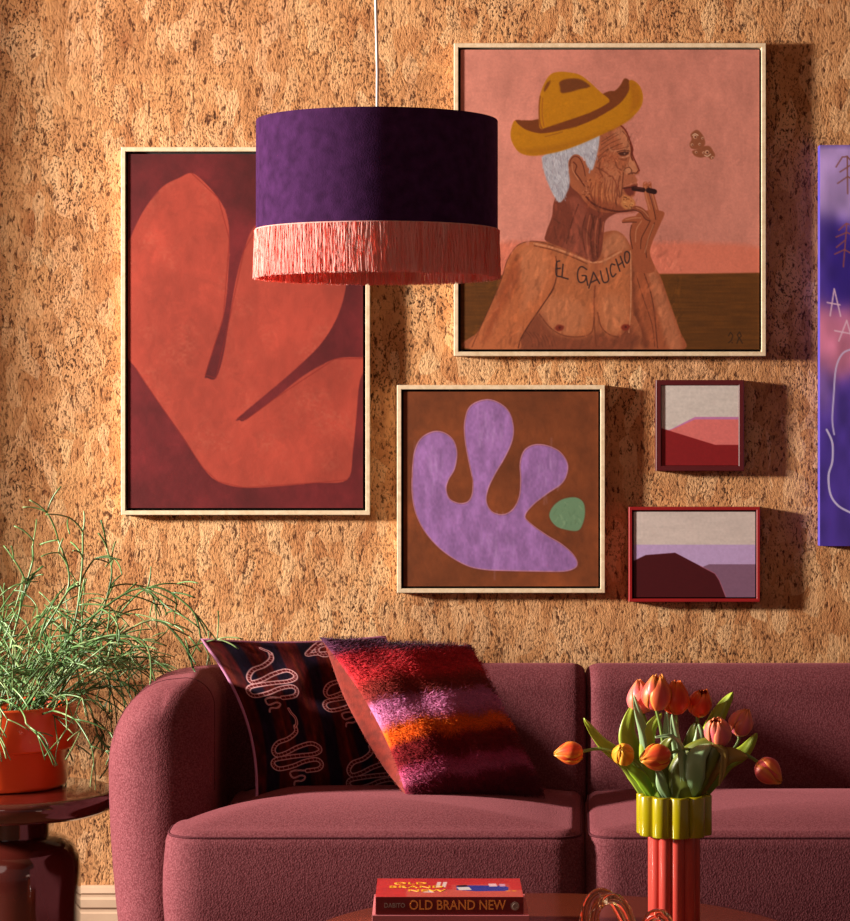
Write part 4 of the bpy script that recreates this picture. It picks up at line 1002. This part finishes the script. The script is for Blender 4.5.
pal = {'pink': ((232,84,66), (250,160,70), (216,90,120)), 'orange': ((232,74,36), (250,170,60), (222,50,50)), 'red': ((220,56,26), (244,120,40), (196,40,30)), 'yellow': ((240,150,30), (252,196,70), (226,110,40)), 'blush': ((236,112,110), (250,150,90), (196,90,140))}
RT = random.Random(9)
def tulip(hx, hy, yw, dirpx, size, kind, stem, label, openn=.0, leaves=()):
    c = P(hx, hy, yw); root = thing('tulip', (c.x, c.y, c.z), label, 'flower', 'tulips in the fluted vase')
    ax = Vector((dirpx[0], dirpx[2] if len(dirpx) > 2 else -.3, -dirpx[1])).normalized()
    L_ = size*1.08*(D+yw)/F; side = ax.cross(Vector((.2, 1, .1))).normalized(); oth = ax.cross(side)
    base = c-ax*L_*.5; mid, tipc, dk = [lin(q) for q in pal[kind]]
    for k in range(6):
        outer = k < 3; th = (k % 3)*2*PI/3+(0 if outer else PI/3)+RT.uniform(-.12, .12); ww = RT.uniform(.92, 1.08); lean = RT.uniform(-.03, .06)
        Rm = L_*(.40 if outer else .35)
        nu_, nv_ = 10, 14; vs_ = []; cs_ = []
        for j in range(nv_+1):
            v = j/nv_
            rad = Rm*(math.sin(PI*min(1, v*1.12+.02)**.72)**.75 if v < .9 else 1)*1.0
            rad = Rm*(1-(1-min(v/.42, 1))**2)**.5*(1-(.92-openn*2.2)*max(0, (v-.42)/.58)**1.9)+L_*lean*v*v
            wid = (math.sin(PI*min(1, .10+v*.82)))**.6*ww*1.02
            for i in range(nu_+1):
                u = 2*i/nu_-1; ang = th+u*wid*.98; rr1 = rad*(1+.05*(1-abs(u))-.04*abs(u)**2) + L_*.012*math.sin(6*v+k+3*u)*v
                tipz = v*(1-.085*abs(u)**1.5*(v**2))+.018*math.sin(u*9+k)*v**4
                vs_.append(base+(side*math.cos(ang)+oth*math.sin(ang))*rr1+ax*L_*tipz*(1.0 if outer else 1.02))
                e = max(abs(u)**2.5*.9, max(0, (v-.72)/.28)**1.2); e = min(1, e+.12*math.sin(u*14+k))
                cl = mid*(1-max(0, e))+tipc*max(0, e); st_ = max(0, 1-abs(u)*2.4)*(1-v)*.7; cl = cl*(1-st_)+dk*st_
                cs_.append(np.clip(cl*(1+.10*math.sin(u*25)), 0, 1))
        mb = MB(); f = [(j*(nu_+1)+i, j*(nu_+1)+i+1, (j+1)*(nu_+1)+i+1, (j+1)*(nu_+1)+i) for j in range(nv_) for i in range(nu_)]
        mb.add(vs_, f); o = part('petal', mb, M['petal'], root, colors=np.array(cs_))
        s_ = o.modifiers.new('thickness', 'SOLIDIFY'); s_.thickness = .0009; s_.offset = 0
    pts = [base+ax*L_*.06]+[P(x, y, yy2) for x, y, yy2 in stem]
    sp_ = spline([tuple(q) for q in pts], False, 7); mb = MB().tube([Vector(q) for q in sp_], .0032, 8); part('stem', mb, M['tulipstem'], root)
    for lf in leaves: leaf(root, **lf)
    return root
def leaf(root, path, w, cols=((70,112,30), (132,160,50)), face=(0,-1,.15), cup=.35, dep=None):
    pts = [P(x, y, yy2) for x, y, yy2 in path]; sp_ = [Vector(q) for q in spline([tuple(q) for q in pts], False, 8)]; n = len(sp_); W_ = w*(D+path[0][2])/F/2
    vs_ = []; cs_ = []; nu_ = 8; c0, c1 = lin(cols[0]), lin(cols[1]); fc = Vector(face)
    for j, p in enumerate(sp_):
        t_ = (sp_[min(j+1, n-1)]-sp_[max(j-1, 0)]).normalized(); s_ = t_.cross(fc).normalized(); nn_ = s_.cross(t_)
        v = j/(n-1); ww = W_*(min(1, (.45+v*2.2))*(1-v**2.6)**.8+.02)
        for i in range(nu_+1):
            u = 2*i/nu_-1; vs_.append(p+s_*u*ww-nn_*(u*u)*ww*cup+nn_*.0015*math.sin(8*v+4*u)); m_ = .5+.5*math.sin(u*22); k2 = .25+.45*v+.2*(m_-.5)+(.3 if abs(u) > .9 else 0)
            cs_.append(np.clip(c0*(1-k2)+c1*k2, 0, 1))
    mb = MB(); mb.add(vs_, [(j*(nu_+1)+i, j*(nu_+1)+i+1, (j+1)*(nu_+1)+i+1, (j+1)*(nu_+1)+i) for j in range(n-1) for i in range(nu_)])
    o = part('leaf', mb, M['leaf'], root, colors=np.array(cs_)); s2 = o.modifiers.new('thickness', 'SOLIDIFY'); s2.thickness = .0008; s2.offset = 0
Y = -1.74
G1 = ((82,126,40), (182,198,56)); G2 = ((100,142,96), (166,192,142)); G3 = ((64,84,26), (124,128,42)); G4 = ((110,100,36), (170,130,60))
tulip(569, 753, Y-.01, (-1,.08,-.15), 27, 'orange', [(600,749,Y-.01),(625,757,Y-.01),(648,782,Y),(655,800,Y),(658,826,Y)], 'orange-pink tulip reaching furthest left on a bare horizontal stem',
      leaves=[dict(path=[(648,800,Y),(630,765,Y+.01),(603,743,Y+.01),(584,718,Y+.01)], w=17, cols=G1, face=(.3,-1,.3))])
tulip(623, 754, Y-.05, (-.25,-.5,-.9), 25, 'yellow', [(636,762,Y-.03),(650,785,Y-.01),(656,802,Y),(660,826,Y)], 'small yellow-orange tulip on the left, facing the viewer',
      leaves=[dict(path=[(652,798,Y-.02),(643,780,Y-.03),(633,770,Y-.03),(622,757,Y-.02)], w=13, cols=((84,146,20), (170,206,50)))])
tulip(655, 757, Y-.06, (-1,.12,-.5), 31, 'orange', [(680,750,Y-.05),(690,752,Y-.03),(684,780,Y-.01),(678,800,Y),(676,826,Y)], 'orange tulip pointing left, low in the middle just above the vase collar',
      leaves=[dict(path=[(690,798,Y-.03),(692,770,Y-.05),(698,754,Y-.06),(711,744,Y-.05)], w=26, cols=G2, face=(-.3,-1,.5))])
tulip(641, 697, Y+.03, (-.12,-1,0), 32, 'blush', [(648,730,Y+.02),(656,770,Y+.01),(662,800,Y),(664,826,Y)], 'pale pink tulip standing at the back left of the tall cluster',
      leaves=[dict(path=[(652,800,Y+.02),(640,765,Y+.02),(628,735,Y+.02),(634,704,Y+.02)], w=25, cols=G1, face=(.2,-1,.1))])
tulip(657, 693, Y-.02, (.04,-1,-.15), 34, 'pink', [(661,730,Y-.01),(666,770,Y),(670,800,Y),(670,826,Y)], 'largest pink and orange tulip, tallest of the bunch', openn=.1,
      leaves=[dict(path=[(660,800,Y-.01),(648,760,Y),(650,730,Y),(662,713,Y)], w=17, cols=G1), dict(path=[(646,760,Y),(644,735,Y),(638,712,Y),(634,695,Y)], w=10, cols=G2)])
tulip(676, 698, Y, (0,-1,-.1), 32, 'red', [(677,730,Y),(678,770,Y),(676,800,Y),(674,826,Y)], 'red-orange tulip upright in the middle of the tall cluster', openn=.06,
      leaves=[dict(path=[(672,800,Y),(672,760,Y),(668,735,Y),(667,708,Y)], w=14, cols=G2), dict(path=[(686,800,Y-.02),(682,770,Y-.02),(676,740,Y-.02),(672,714,Y-.02)], w=13, cols=G2)])
tulip(700, 703, Y+.02, (.15,-.8,-.5), 28, 'red', [(697,730,Y+.02),(690,770,Y+.01),(684,800,Y),(678,826,Y)], 'round deep red tulip at the right of the tall cluster', openn=.1,
      leaves=[dict(path=[(682,800,Y+.02),(686,770,Y+.02),(692,740,Y+.02),(696,722,Y+.02)], w=20, cols=G3), dict(path=[(688,800,Y+.03),(704,750,Y+.04),(718,715,Y+.04),(733,692,Y+.04)], w=21, cols=G1, face=(-.3,-1,.2))])
tulip(718, 731, Y-.04, (-.2,-.7,-.6), 31, 'blush', [(708,752,Y-.02),(698,775,Y-.01),(690,800,Y),(682,826,Y)], 'pale pink tulip with orange heart right of centre, facing forward', openn=.1,
      leaves=[dict(path=[(682,802,Y-.03),(690,770,Y-.04),(706,752,Y-.05),(722,742,Y-.05)], w=42, cols=G3, face=(-.2,-1,.2), cup=.2), dict(path=[(690,790,Y),(696,755,Y+.01),(700,735,Y+.01),(699,724,Y+.01)], w=13, cols=G2)])
tulip(742, 722, Y, (.3,-.75,-.3), 28, 'blush', [(738,742,Y),(722,765,Y+.01),(704,785,Y),(692,802,Y),(684,826,Y)], 'pink tulip with a violet flush at the upper right', 
      leaves=[dict(path=[(698,800,Y+.03),(722,765,Y+.03),(743,752,Y+.03),(757,733,Y+.03)], w=19, cols=G1, face=(-.2,-1,.3))])
tulip(769, 772, Y-.01, (.75,.65,-.3), 29, 'pink', [(750,757,Y-.01),(733,752,Y-.01),(712,765,Y-.01),(700,785,Y-.01),(690,802,Y),(684,826,Y)], 'red-pink tulip drooping furthest right on a bent stem',
      leaves=[dict(path=[(694,800,Y-.02),(708,768,Y-.04),(728,755,Y-.05),(748,757,Y-.05)], w=24, cols=G4, face=(0,-1,.4)), dict(path=[(712,745,Y-.05),(724,752,Y-.06),(723,770,Y-.06),(719,786,Y-.06)], w=8, cols=G4)])
# filler blades belong to the middle tulip's clump
tl = [o for o in bpy.data.objects if o.name == 'tulip.005'][0]
leaf(tl, [(676,802,Y+.01),(668,775,Y-.01),(664,752,Y-.01),(672,738,Y-.02)], 22, G3)
leaf(tl, [(668,800,Y-.03),(662,785,Y-.04),(660,775,Y-.04),(656,765,Y-.04)], 11, G2)
leaf(tl, [(684,792,Y-.03),(682,750,Y-.05),(672,736,Y-.06),(655,737,Y-.06)], 9, G2, face=(0,-.6,1))
